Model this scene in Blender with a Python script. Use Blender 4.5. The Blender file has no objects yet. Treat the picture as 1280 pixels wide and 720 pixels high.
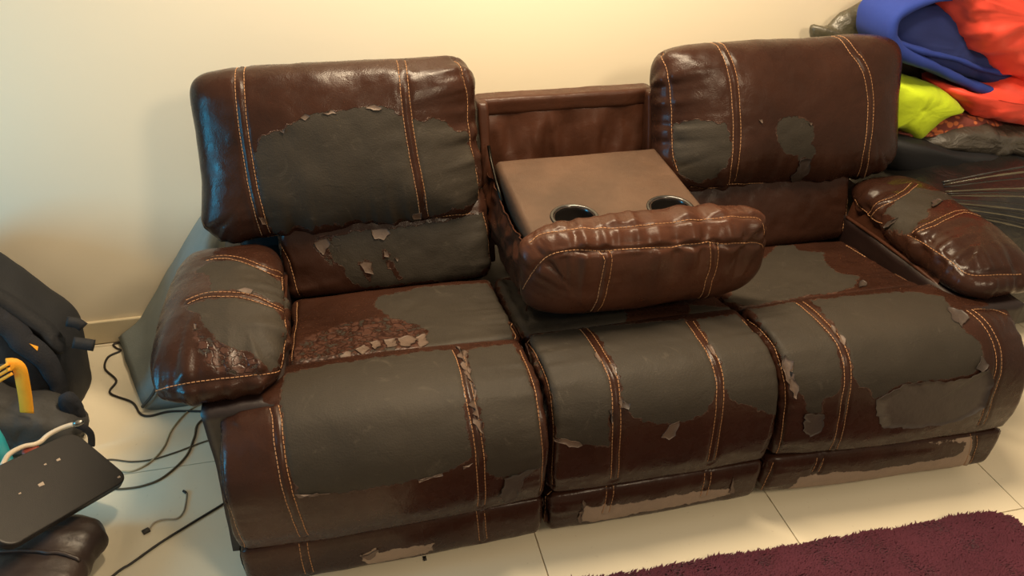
import bpy, math, random
import numpy as np
from mathutils import Vector, Matrix
from mathutils.bvhtree import BVHTree

# ------------------------------------------------------------------ camera
S = bpy.context.scene
cam_d = bpy.data.cameras.new('camera'); cam = bpy.data.objects.new('camera', cam_d)
S.collection.objects.link(cam)
_M = ((0.9736919680976935, 0.11106336797515001, -0.19896954429272992),
      (-0.22757647180242915, 0.5181469213835195, -0.8244590452792298),
      (0.011528258498071861, 0.8480499373001553, 0.5297909050759595))
cam.matrix_world = Matrix.Translation((-0.69777, -1.30006, 1.63744)) @ Matrix(_M).to_4x4()
cam_d.sensor_width = 36.0; cam_d.lens = 36.0 * 999.93 / 1280.0
cam_d.clip_start = 0.05
S.camera = cam

# ------------------------------------------------------------------ world, lights, exposure
S.view_settings.view_transform = 'Standard'; S.view_settings.look = 'None'
S.view_settings.gamma = 1.0; S.view_settings.use_curve_mapping = False
S.view_settings.exposure = 0.0
w = bpy.data.worlds.new('world'); S.world = w; w.use_nodes = True
w.node_tree.nodes['Background'].inputs[0].default_value = (1.0, 0.81, 0.58, 1)
w.node_tree.nodes['Background'].inputs[1].default_value = 0.42

def area_light(name, loc, target, size, power, color, shape='DISK', size_y=None):
    l = bpy.data.lights.new(name, 'AREA'); l.shape = shape; l.size = size
    if size_y: l.size_y = size_y
    l.energy = power; l.color = color
    o = bpy.data.objects.new(name, l); S.collection.objects.link(o); o.location = loc
    o.rotation_euler = (Vector(target) - Vector(loc)).to_track_quat('-Z', 'Y').to_euler()
    return o
area_light('tube_lamp', (-0.05, 0.50, 2.60), (0.0, 0.55, 0.0), 1.3, 100, (1.0, 0.79, 0.53), 'RECTANGLE', 0.16)
area_light('room_lamp', (0.7, -2.2, 2.6), (0.2, 0.4, 0.3), 0.5, 40, (1.0, 0.80, 0.54))
area_light('blue_window_light', (-3.1, 0.0, 0.95), (-0.8, 0.4, 0.7), 0.5, 26, (0.04, 0.60, 1.0), 'RECTANGLE', 0.85)

# ------------------------------------------------------------------ helpers
DETAILS = None
DETAILS = DETAILS or {
    'headL': {
        'double': [
            [(-0.904, 0.882, 1.009), (-0.909, 0.78, 0.987), (-0.913, 0.734, 0.884), (-0.911, 0.697, 0.765), (-0.904, 0.675, 0.688), (-0.897, 0.695, 0.61)],
            [(-0.495, 0.838, 1.02), (-0.498, 0.744, 0.943), (-0.493, 0.71, 0.84), (-0.482, 0.679, 0.733), (-0.471, 0.686, 0.624)],
        ],
        'single': [
            [(-0.352, 0.863, 1.004), (-0.335, 0.808, 0.984), (-0.324, 0.789, 0.926), (-0.323, 0.772, 0.868), (-0.319, 0.754, 0.798), (-0.31, 0.742, 0.735), (-0.302, 0.729, 0.671), (-0.298, 0.742, 0.611)],
            [(-1.047, 0.74, 0.633), (-1.019, 0.726, 0.597), (-0.944, 0.729, 0.584), (-0.853, 0.72, 0.591), (-0.731, 0.726, 0.592), (-0.574, 0.723, 0.593), (-0.407, 0.691, 0.615), (-0.303, 0.729, 0.614)],
        ],
        'peel': [
            [(-0.898, 0.717, 0.839), (-0.875, 0.724, 0.875), (-0.821, 0.722, 0.89), (-0.771, 0.73, 0.918), (-0.713, 0.733, 0.927), (-0.646, 0.735, 0.932), (-0.558, 0.737, 0.934), (-0.512, 0.728, 0.906), (-0.488, 0.727, 0.896), (-0.463, 0.728, 0.886), (-0.427, 0.736, 0.891), (-0.391, 0.741, 0.877), (-0.371, 0.739, 0.85), (-0.332, 0.757, 0.84), (-0.319, 0.744, 0.769), (-0.3, 0.739, 0.689), (-0.301, 0.74, 0.606), (-0.471, 0.691, 0.615), (-0.753, 0.725, 0.592), (-0.878, 0.691, 0.615), (-0.89, 0.674, 0.665), (-0.896, 0.688, 0.746)],
        ],
        'flake': [
            [(-0.823, 0.722, 0.89), (-0.811, 0.723, 0.896), (-0.813, 0.72, 0.884)],
            [(-0.769, 0.73, 0.918), (-0.755, 0.734, 0.928), (-0.742, 0.731, 0.921), (-0.757, 0.727, 0.912)],
            [(-0.713, 0.732, 0.926), (-0.689, 0.736, 0.933), (-0.677, 0.731, 0.924), (-0.7, 0.729, 0.919)],
            [(-0.906, 0.675, 0.677), (-0.889, 0.674, 0.67), (-0.888, 0.677, 0.646), (-0.903, 0.676, 0.657)],
            [(-0.505, 0.678, 0.645), (-0.48, 0.678, 0.643), (-0.482, 0.688, 0.62), (-0.505, 0.687, 0.623)],
            [(-0.602, 0.736, 0.932), (-0.573, 0.738, 0.936), (-0.559, 0.734, 0.927), (-0.584, 0.732, 0.924)],
        ],
    },
    'lumbL': {
        'single': [
            [(-0.87, 0.715, 0.572), (-0.857, 0.686, 0.551), (-0.847, 0.668, 0.519), (-0.832, 0.657, 0.432)],
            [(-0.297, 0.713, 0.609), (-0.285, 0.691, 0.519), (-0.285, 0.675, 0.452), (-0.295, 0.679, 0.419)],
        ],
        'peel': [
            [(-0.716, 0.69, 0.592), (-0.659, 0.692, 0.599), (-0.577, 0.691, 0.597), (-0.428, 0.696, 0.602), (-0.294, 0.715, 0.608), (-0.287, 0.687, 0.521), (-0.293, 0.663, 0.46), (-0.339, 0.67, 0.416), (-0.55, 0.648, 0.44), (-0.651, 0.649, 0.437), (-0.694, 0.649, 0.474), (-0.713, 0.659, 0.513), (-0.733, 0.667, 0.535), (-0.744, 0.683, 0.575)],
        ],
        'keep': [
            [(-0.618, 0.691, 0.598), (-0.577, 0.691, 0.597), (-0.57, 0.684, 0.585), (-0.59, 0.679, 0.572), (-0.611, 0.681, 0.576)],
            [(-0.664, 0.659, 0.517), (-0.642, 0.662, 0.527), (-0.628, 0.658, 0.516), (-0.631, 0.65, 0.484), (-0.639, 0.646, 0.456), (-0.651, 0.651, 0.486)],
            [(-0.593, 0.669, 0.548), (-0.578, 0.667, 0.541), (-0.574, 0.661, 0.526), (-0.593, 0.661, 0.525)],
            [(-0.596, 0.66, 0.523), (-0.575, 0.658, 0.516), (-0.548, 0.647, 0.463), (-0.539, 0.647, 0.443), (-0.564, 0.647, 0.465)],
        ],
        'wear': [
            [(-0.784, 0.686, 0.578), (-0.751, 0.695, 0.599), (-0.706, 0.689, 0.591), (-0.705, 0.677, 0.563), (-0.721, 0.66, 0.514), (-0.74, 0.662, 0.521), (-0.759, 0.669, 0.537)],
        ],
        'flake': [
            [(-0.618, 0.691, 0.598), (-0.577, 0.691, 0.597), (-0.57, 0.685, 0.586), (-0.59, 0.679, 0.573), (-0.612, 0.681, 0.578)],
            [(-0.662, 0.658, 0.515), (-0.642, 0.661, 0.523), (-0.628, 0.658, 0.513), (-0.628, 0.65, 0.484), (-0.646, 0.652, 0.49)],
            [(-0.593, 0.668, 0.546), (-0.578, 0.667, 0.541), (-0.576, 0.661, 0.527), (-0.593, 0.661, 0.527)],
            [(-0.779, 0.686, 0.578), (-0.742, 0.69, 0.589), (-0.732, 0.682, 0.574), (-0.757, 0.672, 0.547)],
            [(-0.562, 0.661, 0.525), (-0.55, 0.659, 0.52), (-0.555, 0.657, 0.512)],
        ],
    },
    'armL': {
        'double': [
            [(-1.039, 0.584, 0.62), (-0.99, 0.577, 0.623), (-0.942, 0.546, 0.625), (-0.904, 0.523, 0.617), (-0.874, 0.519, 0.601), (-0.854, 0.542, 0.567)],
            [(-1.064, 0.373, 0.626), (-1.029, 0.382, 0.633), (-0.987, 0.378, 0.634), (-0.939, 0.369, 0.631), (-0.899, 0.354, 0.62), (-0.871, 0.344, 0.604), (-0.849, 0.352, 0.574)],
        ],
        'single': [
            [(-1.136, 0.195, 0.516), (-1.082, 0.152, 0.556), (-1.032, 0.148, 0.562), (-0.978, 0.147, 0.562), (-0.934, 0.147, 0.56), (-0.897, 0.152, 0.555), (-0.861, 0.192, 0.53)],
            [(-0.855, 0.535, 0.573), (-0.85, 0.372, 0.576), (-0.85, 0.242, 0.551), (-0.86, 0.196, 0.53)],
        ],
        'peel': [
            [(-1.063, 0.508, 0.623), (-1.041, 0.547, 0.625), (-1.02, 0.563, 0.624), (-0.974, 0.549, 0.627), (-0.91, 0.52, 0.62), (-0.868, 0.505, 0.596), (-0.854, 0.504, 0.576), (-0.85, 0.474, 0.558), (-0.849, 0.385, 0.567), (-0.865, 0.362, 0.6), (-0.899, 0.372, 0.62), (-0.94, 0.387, 0.631), (-0.988, 0.394, 0.635), (-1.014, 0.392, 0.634), (-1.02, 0.417, 0.634), (-1.011, 0.427, 0.635), (-1.022, 0.45, 0.633), (-1.019, 0.476, 0.632), (-1.04, 0.5, 0.629)],
            [(-1.065, 0.347, 0.625), (-1.027, 0.362, 0.633), (-0.986, 0.363, 0.634), (-0.939, 0.352, 0.63), (-0.893, 0.34, 0.617), (-0.865, 0.327, 0.599), (-0.85, 0.314, 0.576), (-0.852, 0.239, 0.561), (-0.862, 0.188, 0.548), (-0.881, 0.162, 0.552), (-0.9, 0.171, 0.574), (-0.921, 0.192, 0.591), (-0.948, 0.2, 0.597), (-0.975, 0.206, 0.6), (-0.998, 0.239, 0.612), (-1.022, 0.277, 0.622), (-1.026, 0.302, 0.627)],
        ],
        'wear': [
            [(-1.041, 0.277, 0.621), (-1.03, 0.278, 0.622), (-1.015, 0.242, 0.613), (-0.992, 0.218, 0.605), (-0.97, 0.202, 0.598), (-0.937, 0.193, 0.593), (-0.921, 0.18, 0.585), (-0.9, 0.166, 0.571), (-0.902, 0.153, 0.559), (-0.934, 0.15, 0.563), (-0.977, 0.155, 0.57), (-1.014, 0.179, 0.586), (-1.031, 0.211, 0.601), (-1.037, 0.239, 0.611)],
        ],
        'flake': [
            [(-0.955, 0.389, 0.633), (-0.938, 0.393, 0.631), (-0.917, 0.384, 0.626), (-0.925, 0.371, 0.628)],
            [(-1.04, 0.279, 0.622), (-1.033, 0.275, 0.621), (-1.033, 0.261, 0.618), (-1.038, 0.265, 0.618)],
        ],
    },
    'armR': {
        'double': [
            [(0.856, 0.57, 0.548), (0.855, 0.556, 0.576), (0.87, 0.546, 0.604), (0.905, 0.534, 0.626), (0.957, 0.554, 0.635), (1.013, 0.589, 0.633)],
            [(0.859, 0.367, 0.591), (0.892, 0.361, 0.618), (0.951, 0.372, 0.633), (1.025, 0.395, 0.633), (1.083, 0.391, 0.614)],
        ],
        'single': [
            [(0.866, 0.66, 0.558), (0.856, 0.577, 0.549), (0.853, 0.531, 0.552), (0.852, 0.491, 0.563)],
            [(0.853, 0.388, 0.581), (0.856, 0.33, 0.588), (0.861, 0.266, 0.588), (0.871, 0.218, 0.584), (0.887, 0.177, 0.574), (0.933, 0.161, 0.574), (1.042, 0.154, 0.566)],
        ],
        'peel': [
            [(0.872, 0.515, 0.606), (0.906, 0.525, 0.626), (0.991, 0.565, 0.635), (1.015, 0.541, 0.636), (1.069, 0.531, 0.624), (1.091, 0.503, 0.611), (1, 0.467, 0.636), (0.964, 0.452, 0.635), (0.925, 0.409, 0.629), (0.891, 0.4, 0.617), (0.866, 0.386, 0.6), (0.856, 0.383, 0.587), (0.853, 0.356, 0.582), (0.85, 0.422, 0.567), (0.851, 0.463, 0.554), (0.852, 0.49, 0.56), (0.863, 0.464, 0.596), (0.859, 0.512, 0.589)],
        ],
        'flap': [
            [(0.851, 0.482, 0.556), (0.854, 0.477, 0.579), (0.862, 0.46, 0.594), (0.867, 0.454, 0.601), (0.857, 0.451, 0.587), (0.851, 0.458, 0.569)],
            [(0.973, 0.465, 0.636), (1.01, 0.481, 0.636), (1.015, 0.466, 0.635), (0.979, 0.44, 0.635), (0.954, 0.433, 0.633)],
        ],
    },
    'lumbR': {
        'single': [
            [(0.876, 0.708, 0.585), (0.876, 0.696, 0.561), (0.873, 0.676, 0.52), (0.86, 0.656, 0.471), (0.859, 0.662, 0.427)],
        ],
    },
    'headR': {
        'double': [
            [(0.422, 0.869, 1.013), (0.423, 0.799, 1.008), (0.43, 0.759, 0.974), (0.437, 0.733, 0.927), (0.443, 0.711, 0.864), (0.447, 0.689, 0.791), (0.447, 0.672, 0.707), (0.454, 0.685, 0.643)],
            [(0.814, 0.861, 1.015), (0.823, 0.784, 0.999), (0.849, 0.75, 0.961), (0.871, 0.73, 0.91), (0.885, 0.714, 0.849), (0.887, 0.691, 0.773), (0.885, 0.675, 0.694), (0.911, 0.712, 0.614)],
        ],
        'single': [
            [(0.272, 0.89, 0.984), (0.269, 0.876, 0.987), (0.256, 0.81, 0.961), (0.261, 0.783, 0.907), (0.265, 0.762, 0.85), (0.266, 0.744, 0.792), (0.268, 0.724, 0.734), (0.281, 0.704, 0.687)],
            [(0.328, 0.699, 0.633), (0.4, 0.702, 0.621), (0.464, 0.692, 0.631), (0.608, 0.707, 0.615), (0.738, 0.711, 0.611), (0.882, 0.717, 0.609), (0.948, 0.72, 0.612), (0.999, 0.716, 0.634), (1.014, 0.716, 0.653)],
        ],
        'peel': [
            [(0.271, 0.748, 0.819), (0.307, 0.732, 0.83), (0.365, 0.715, 0.834), (0.388, 0.708, 0.825), (0.415, 0.704, 0.828), (0.427, 0.693, 0.799), (0.433, 0.676, 0.74), (0.417, 0.673, 0.701), (0.382, 0.678, 0.668), (0.337, 0.687, 0.655), (0.292, 0.698, 0.676), (0.274, 0.712, 0.705), (0.266, 0.73, 0.748), (0.267, 0.743, 0.793)],
            [(0.57, 0.691, 0.822), (0.59, 0.695, 0.835), (0.633, 0.695, 0.836), (0.677, 0.689, 0.819), (0.692, 0.682, 0.792), (0.688, 0.674, 0.753), (0.71, 0.671, 0.727), (0.693, 0.671, 0.703), (0.673, 0.671, 0.714), (0.649, 0.671, 0.703), (0.648, 0.671, 0.724), (0.608, 0.671, 0.727), (0.583, 0.674, 0.753), (0.567, 0.682, 0.793)],
        ],
        'flap': [
            [(0.658, 0.671, 0.708), (0.673, 0.671, 0.714), (0.691, 0.671, 0.704), (0.701, 0.675, 0.671), (0.695, 0.689, 0.634), (0.699, 0.717, 0.607), (0.685, 0.724, 0.604), (0.644, 0.68, 0.652), (0.656, 0.674, 0.672)],
        ],
        'flake': [
            [(0.669, 0.689, 0.816), (0.682, 0.689, 0.816), (0.68, 0.686, 0.806)],
            [(0.508, 0.696, 0.832), (0.522, 0.696, 0.833), (0.52, 0.693, 0.823)],
        ],
    },
    'seatL': {
        'single': [
            [(-0.84, 0.632, 0.433), (-0.848, 0.434, 0.453), (-0.852, 0.296, 0.471)],
            [(-0.295, 0.609, 0.421), (-0.294, 0.45, 0.438), (-0.307, 0.274, 0.476)],
        ],
        'peel': [
            [(-0.62, 0.584, 0.446), (-0.508, 0.621, 0.44), (-0.314, 0.605, 0.438), (-0.296, 0.567, 0.428), (-0.294, 0.45, 0.438), (-0.314, 0.271, 0.471), (-0.456, 0.269, 0.472), (-0.534, 0.27, 0.476), (-0.516, 0.353, 0.474), (-0.535, 0.399, 0.468), (-0.605, 0.461, 0.46), (-0.636, 0.543, 0.45)],
        ],
        'wear': [
            [(-0.842, 0.271, 0.46), (-0.853, 0.327, 0.463), (-0.817, 0.401, 0.464), (-0.731, 0.455, 0.459), (-0.629, 0.468, 0.459), (-0.556, 0.433, 0.464), (-0.512, 0.338, 0.476), (-0.528, 0.269, 0.473), (-0.682, 0.269, 0.464), (-0.82, 0.27, 0.456)],
        ],
        'flake': [
            [(-0.592, 0.333, 0.477), (-0.566, 0.344, 0.476), (-0.545, 0.318, 0.479), (-0.568, 0.282, 0.484), (-0.59, 0.291, 0.484)],
            [(-0.55, 0.329, 0.478), (-0.524, 0.341, 0.476), (-0.523, 0.287, 0.484), (-0.544, 0.278, 0.483)],
            [(-0.628, 0.329, 0.478), (-0.598, 0.334, 0.477), (-0.599, 0.289, 0.484), (-0.622, 0.288, 0.484)],
            [(-0.702, 0.292, 0.483), (-0.677, 0.317, 0.479), (-0.664, 0.291, 0.484), (-0.682, 0.275, 0.481)],
            [(-0.737, 0.28, 0.483), (-0.715, 0.296, 0.483), (-0.709, 0.276, 0.482), (-0.727, 0.27, 0.474)],
            [(-0.662, 0.326, 0.478), (-0.64, 0.333, 0.477), (-0.637, 0.299, 0.483), (-0.655, 0.289, 0.484)],
        ],
    },
    'padL': {
        'double': [
            [(-0.882, 0.101, 0.507), (-0.876, 0.062, 0.501), (-0.875, 0.015, 0.474), (-0.872, -0.026, 0.415), (-0.863, -0.04, 0.327), (-0.854, -0.025, 0.231)],
            [(-0.462, 0.231, 0.5), (-0.462, 0.129, 0.511), (-0.465, 0.054, 0.501), (-0.461, -0.006, 0.453), (-0.459, -0.034, 0.392), (-0.455, -0.02, 0.227)],
        ],
        'single': [
            [(-0.886, 0.11, 0.507), (-0.951, 0.129, 0.496), (-0.99, 0.144, 0.483), (-1.003, 0.135, 0.462), (-1.002, 0.078, 0.456), (-1, 0.017, 0.417), (-0.997, -0.019, 0.35), (-0.988, -0.023, 0.255), (-0.985, -0.001, 0.2)],
            [(-0.314, 0.205, 0.496), (-0.312, 0.132, 0.499), (-0.31, 0.045, 0.481), (-0.313, -0.008, 0.426), (-0.308, -0.023, 0.319), (-0.305, -0.003, 0.221)],
        ],
        'peel': [
            [(-0.858, 0.219, 0.502), (-0.737, 0.231, 0.503), (-0.555, 0.235, 0.502), (-0.462, 0.231, 0.5), (-0.468, 0.13, 0.512), (-0.479, 0.008, 0.472), (-0.478, -0.034, 0.396), (-0.544, -0.041, 0.373), (-0.662, -0.044, 0.365), (-0.765, -0.043, 0.363), (-0.845, -0.039, 0.371), (-0.859, -0.027, 0.414), (-0.865, 0.021, 0.48), (-0.867, 0.131, 0.51)],
            [(-0.44, 0.223, 0.501), (-0.322, 0.239, 0.491), (-0.318, 0.131, 0.5), (-0.317, 0.044, 0.483), (-0.313, -0.012, 0.415), (-0.314, -0.026, 0.332), (-0.343, -0.03, 0.331), (-0.389, -0.034, 0.321), (-0.418, -0.036, 0.326), (-0.446, -0.038, 0.356), (-0.446, -0.013, 0.442), (-0.449, 0.052, 0.5), (-0.451, 0.128, 0.511)],
        ],
        'flap': [
            [(-0.402, -0.035, 0.324), (-0.327, -0.028, 0.337), (-0.354, -0.03, 0.308), (-0.373, -0.019, 0.236), (-0.393, -0.014, 0.22), (-0.415, -0.03, 0.267), (-0.405, -0.034, 0.305)],
        ],
        'flake': [
            [(-0.459, 0.246, 0.496), (-0.442, 0.207, 0.505), (-0.451, 0.11, 0.51), (-0.462, 0.129, 0.511)],
            [(-0.461, 0.095, 0.509), (-0.448, 0.079, 0.506), (-0.45, 0.007, 0.468), (-0.464, 0.019, 0.481)],
            [(-0.466, 0.009, 0.472), (-0.448, 0.003, 0.464), (-0.447, -0.013, 0.442), (-0.462, -0.01, 0.449)],
            [(-0.459, 0.147, 0.511), (-0.448, 0.127, 0.511), (-0.451, 0.086, 0.508), (-0.462, 0.098, 0.51)],
            [(-0.5, -0.038, 0.379), (-0.477, -0.036, 0.386), (-0.479, -0.037, 0.383), (-0.497, -0.039, 0.375)],
            [(-0.854, -0.038, 0.376), (-0.784, -0.042, 0.369), (-0.785, -0.042, 0.365), (-0.849, -0.039, 0.37)],
            [(-0.601, -0.042, 0.37), (-0.544, -0.041, 0.374), (-0.546, -0.041, 0.369), (-0.595, -0.043, 0.363)],
        ],
    },
    'footL': {
        'double': [
            [(-0.862, -0.004, 0.187), (-0.862, -0.008, 0.139), (-0.86, 0, 0.078)],
            [(-0.453, 0.002, 0.191), (-0.451, -0.005, 0.149), (-0.446, 0.003, 0.083)],
        ],
        'bare': [
            [(-0.741, -0.006, 0.112), (-0.703, -0.008, 0.133), (-0.698, -0.005, 0.11), (-0.664, -0.006, 0.119), (-0.568, -0.005, 0.115), (-0.566, 0, 0.083), (-0.625, 0.003, 0.073), (-0.673, 0.004, 0.069), (-0.727, 0.004, 0.068)],
        ],
        'flake': [
            [(-0.741, -0.006, 0.114), (-0.714, -0.006, 0.118), (-0.7, -0.008, 0.132), (-0.705, -0.005, 0.103), (-0.719, -0.003, 0.093)],
        ],
    },
    'padM': {
        'double': [
            [(-0.138, 0.264, 0.491), (-0.135, 0.187, 0.507), (-0.133, 0.094, 0.507), (-0.131, 0.042, 0.491), (-0.136, -0.004, 0.43), (-0.135, -0.018, 0.337), (-0.127, -0.008, 0.232)],
            [(0.13, 0.217, 0.504), (0.124, 0.127, 0.509), (0.124, 0.061, 0.501), (0.124, 0.023, 0.474), (0.119, -0.008, 0.42), (0.118, -0.018, 0.335), (0.121, -0.011, 0.242)],
        ],
        'single': [
            [(-0.279, 0.256, 0.482), (-0.284, 0.248, 0.475), (-0.281, 0.166, 0.489), (-0.282, 0.065, 0.477), (-0.284, 0.019, 0.415), (-0.284, 0.008, 0.333), (-0.28, 0.008, 0.224)],
            [(0.272, 0.229, 0.494), (0.277, 0.139, 0.495), (0.281, 0.066, 0.481), (0.282, 0.018, 0.428), (0.276, -0.005, 0.333), (0.272, -0.002, 0.238)],
        ],
        'peel': [
            [(-0.276, 0.258, 0.484), (-0.141, 0.264, 0.491), (-0.14, 0.171, 0.508), (-0.137, 0.082, 0.505), (-0.137, 0.036, 0.486), (-0.145, 0.004, 0.447), (-0.155, -0.003, 0.432), (-0.149, -0.017, 0.352), (-0.19, -0.015, 0.358), (-0.217, -0.013, 0.368), (-0.277, 0.001, 0.39), (-0.282, 0.022, 0.435), (-0.28, 0.069, 0.484), (-0.284, 0.191, 0.482)],
            [(-0.122, 0.263, 0.492), (0.126, 0.23, 0.502), (0.118, 0.113, 0.509), (0.12, 0.052, 0.497), (0.112, 0.012, 0.462), (0.104, -0.003, 0.436), (0.085, -0.012, 0.407), (0.048, -0.015, 0.393), (-0.014, -0.015, 0.393), (-0.074, -0.013, 0.405), (-0.102, -0.007, 0.426), (-0.12, 0.016, 0.466), (-0.118, 0.04, 0.49), (-0.116, 0.117, 0.509)],
            [(0.149, 0.224, 0.502), (0.272, 0.229, 0.494), (0.281, 0.132, 0.49), (0.283, 0.053, 0.469), (0.282, 0.018, 0.428), (0.28, 0.001, 0.344), (0.214, -0.01, 0.393), (0.148, -0.006, 0.425), (0.139, 0.006, 0.451), (0.13, 0.006, 0.452), (0.131, 0.028, 0.48), (0.136, 0.11, 0.508)],
        ],
        'flake': [
            [(-0.025, -0.019, 0.358), (-0.009, -0.016, 0.391), (0.014, -0.015, 0.394), (0.008, -0.019, 0.357), (-0.005, -0.019, 0.348)],
            [(-0.281, 0.005, 0.387), (-0.244, -0.01, 0.382), (-0.217, -0.013, 0.368), (-0.231, -0.013, 0.361), (-0.277, -0.001, 0.378)],
            [(-0.124, 0.092, 0.507), (-0.121, 0.066, 0.502), (-0.124, 0.049, 0.495), (-0.132, 0.061, 0.5)],
            [(-0.123, 0.016, 0.467), (-0.116, 0.005, 0.452), (-0.121, 0.002, 0.445), (-0.128, 0.009, 0.457)],
            [(0.13, 0.118, 0.509), (0.135, 0.083, 0.506), (0.128, 0.07, 0.503), (0.122, 0.091, 0.507)],
            [(-0.148, 0.133, 0.508), (-0.144, 0.107, 0.508), (-0.15, 0.095, 0.507), (-0.154, 0.115, 0.508)],
        ],
        'flap': [
            [(-0.154, 0.003, 0.444), (-0.145, 0.004, 0.447), (-0.145, -0.009, 0.413), (-0.154, -0.006, 0.422)],
            [(-0.118, 0.013, 0.463), (-0.102, 0.004, 0.45), (-0.108, -0.001, 0.439), (-0.122, 0.003, 0.448)],
        ],
    },
    'footM': {
        'double': [
            [(-0.129, 0.003, 0.193), (-0.136, -0.001, 0.106)],
            [(0.129, 0.012, 0.196), (0.128, -0.001, 0.105)],
        ],
        'single': [
            [(-0.275, 0.027, 0.188), (-0.281, 0.018, 0.094)],
        ],
        'bare': [
            [(-0.203, 0.004, 0.088), (-0.199, -0.003, 0.148), (-0.073, -0.004, 0.132), (0.027, -0.005, 0.136), (0.132, -0.003, 0.127), (0.201, -0.001, 0.123), (0.211, 0.002, 0.097), (0.141, 0.003, 0.084), (-0.015, 0.002, 0.085), (-0.134, 0.007, 0.073)],
        ],
        'flake': [
            [(0.199, 0, 0.108), (0.197, -0.004, 0.16), (0.213, 0.002, 0.101)],
            [(-0.208, 0.003, 0.093), (-0.2, -0.002, 0.175), (-0.195, -0.004, 0.163), (-0.2, 0.004, 0.087)],
        ],
    },
    'seatM': {
        'peel': [
            [(-0.279, 0.632, 0.424), (-0.055, 0.578, 0.446), (0.014, 0.372, 0.472), (-0.023, 0.269, 0.47), (-0.13, 0.272, 0.478), (-0.282, 0.289, 0.47), (-0.286, 0.401, 0.432)],
            [(0.179, 0.33, 0.476), (0.277, 0.29, 0.476), (0.283, 0.284, 0.466), (0.153, 0.269, 0.469)],
        ],
    },
    'padR': {
        'double': [
            [(0.451, 0.24, 0.501), (0.451, 0.157, 0.511), (0.453, 0.089, 0.509), (0.455, 0.021, 0.476), (0.454, -0.008, 0.431), (0.451, -0.022, 0.36), (0.468, -0.009, 0.204)],
            [(0.858, 0.106, 0.509), (0.869, 0.043, 0.492), (0.88, 0.002, 0.45), (0.88, -0.022, 0.398), (0.871, -0.035, 0.323), (0.883, -0.03, 0.229)],
        ],
        'single': [
            [(0.296, 0.228, 0.478), (0.298, 0.152, 0.488), (0.297, 0.079, 0.479), (0.297, 0.024, 0.433), (0.3, 0.001, 0.368), (0.307, -0.006, 0.257), (0.312, 0.003, 0.207)],
            [(0.877, 0.108, 0.508), (0.934, 0.108, 0.5), (0.972, 0.096, 0.487), (0.979, 0.074, 0.474), (0.985, 0.034, 0.438)],
        ],
        'peel': [
            [(0.312, 0.251, 0.492), (0.441, 0.244, 0.5), (0.44, 0.149, 0.51), (0.439, 0.076, 0.506), (0.438, 0.016, 0.47), (0.436, -0.01, 0.422), (0.427, -0.015, 0.401), (0.393, -0.015, 0.392), (0.394, -0.019, 0.353), (0.353, -0.015, 0.358), (0.341, -0.01, 0.397), (0.312, 0.004, 0.432), (0.302, 0.027, 0.456), (0.3, 0.078, 0.487), (0.3, 0.157, 0.492)],
            [(0.485, 0.243, 0.501), (0.758, 0.224, 0.506), (0.837, 0.176, 0.509), (0.803, 0.101, 0.511), (0.793, 0.049, 0.499), (0.829, 0.018, 0.474), (0.831, -0.008, 0.438), (0.808, -0.021, 0.409), (0.744, -0.024, 0.401), (0.605, -0.021, 0.408), (0.559, -0.023, 0.391), (0.531, -0.025, 0.376), (0.508, -0.018, 0.409), (0.478, -0.014, 0.418), (0.466, 0, 0.45), (0.469, 0.027, 0.483), (0.468, 0.094, 0.51), (0.473, 0.173, 0.51)],
        ],
        'flap': [
            [(0.532, -0.025, 0.373), (0.605, -0.021, 0.406), (0.744, -0.024, 0.399), (0.783, -0.024, 0.399), (0.848, -0.019, 0.412), (0.87, -0.03, 0.363), (0.855, -0.037, 0.298), (0.782, -0.036, 0.265), (0.667, -0.033, 0.262), (0.572, -0.031, 0.283), (0.546, -0.029, 0.327)],
            [(0.8, 0.121, 0.512), (0.827, 0.097, 0.51), (0.825, 0.072, 0.506), (0.794, 0.051, 0.5), (0.78, 0.078, 0.509)],
            [(0.348, -0.015, 0.356), (0.398, -0.02, 0.35), (0.407, -0.021, 0.295), (0.382, -0.018, 0.275), (0.355, -0.017, 0.301)],
            [(0.807, -0.017, 0.42), (0.828, -0.003, 0.448), (0.847, -0.016, 0.42), (0.828, -0.02, 0.408)],
        ],
        'flake': [
            [(0.306, 0.057, 0.487), (0.32, 0.037, 0.48), (0.311, 0.025, 0.464), (0.328, 0.002, 0.432), (0.319, -0.007, 0.399), (0.304, 0.009, 0.43), (0.299, 0.039, 0.462)],
            [(0.464, 0.118, 0.511), (0.466, 0.094, 0.51), (0.454, 0.081, 0.508), (0.453, 0.103, 0.51)],
            [(0.465, 0.079, 0.508), (0.474, 0.059, 0.503), (0.463, 0.047, 0.497), (0.456, 0.062, 0.503)],
        ],
    },
    'footR': {
        'double': [
            [(0.891, -0.015, 0.185), (0.919, -0.009, 0.057)],
            [(0.44, -0.005, 0.18), (0.435, -0.007, 0.131)],
        ],
        'single': [
            [(0.31, 0.003, 0.18), (0.306, 0.004, 0.141), (0.311, 0.028, 0.054)],
        ],
        'bare': [
            [(0.374, 0.017, 0.057), (0.395, -0.004, 0.119), (0.5, -0.01, 0.125), (0.635, -0.014, 0.107), (0.767, -0.019, 0.112), (0.847, -0.021, 0.113), (0.873, -0.023, 0.134), (0.871, -0.023, 0.16), (0.842, -0.022, 0.167), (0.72, -0.016, 0.18), (0.885, -0.011, 0.186), (0.901, -0.024, 0.138), (0.92, -0.017, 0.078), (0.929, -0.001, 0.047), (0.729, 0.002, 0.051), (0.522, 0.003, 0.061)],
        ],
    },
    'seatR': {
        'single': [
            [(0.833, 0.595, 0.44), (0.848, 0.45, 0.451), (0.843, 0.319, 0.474), (0.849, 0.275, 0.466)],
        ],
        'peel': [
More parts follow.
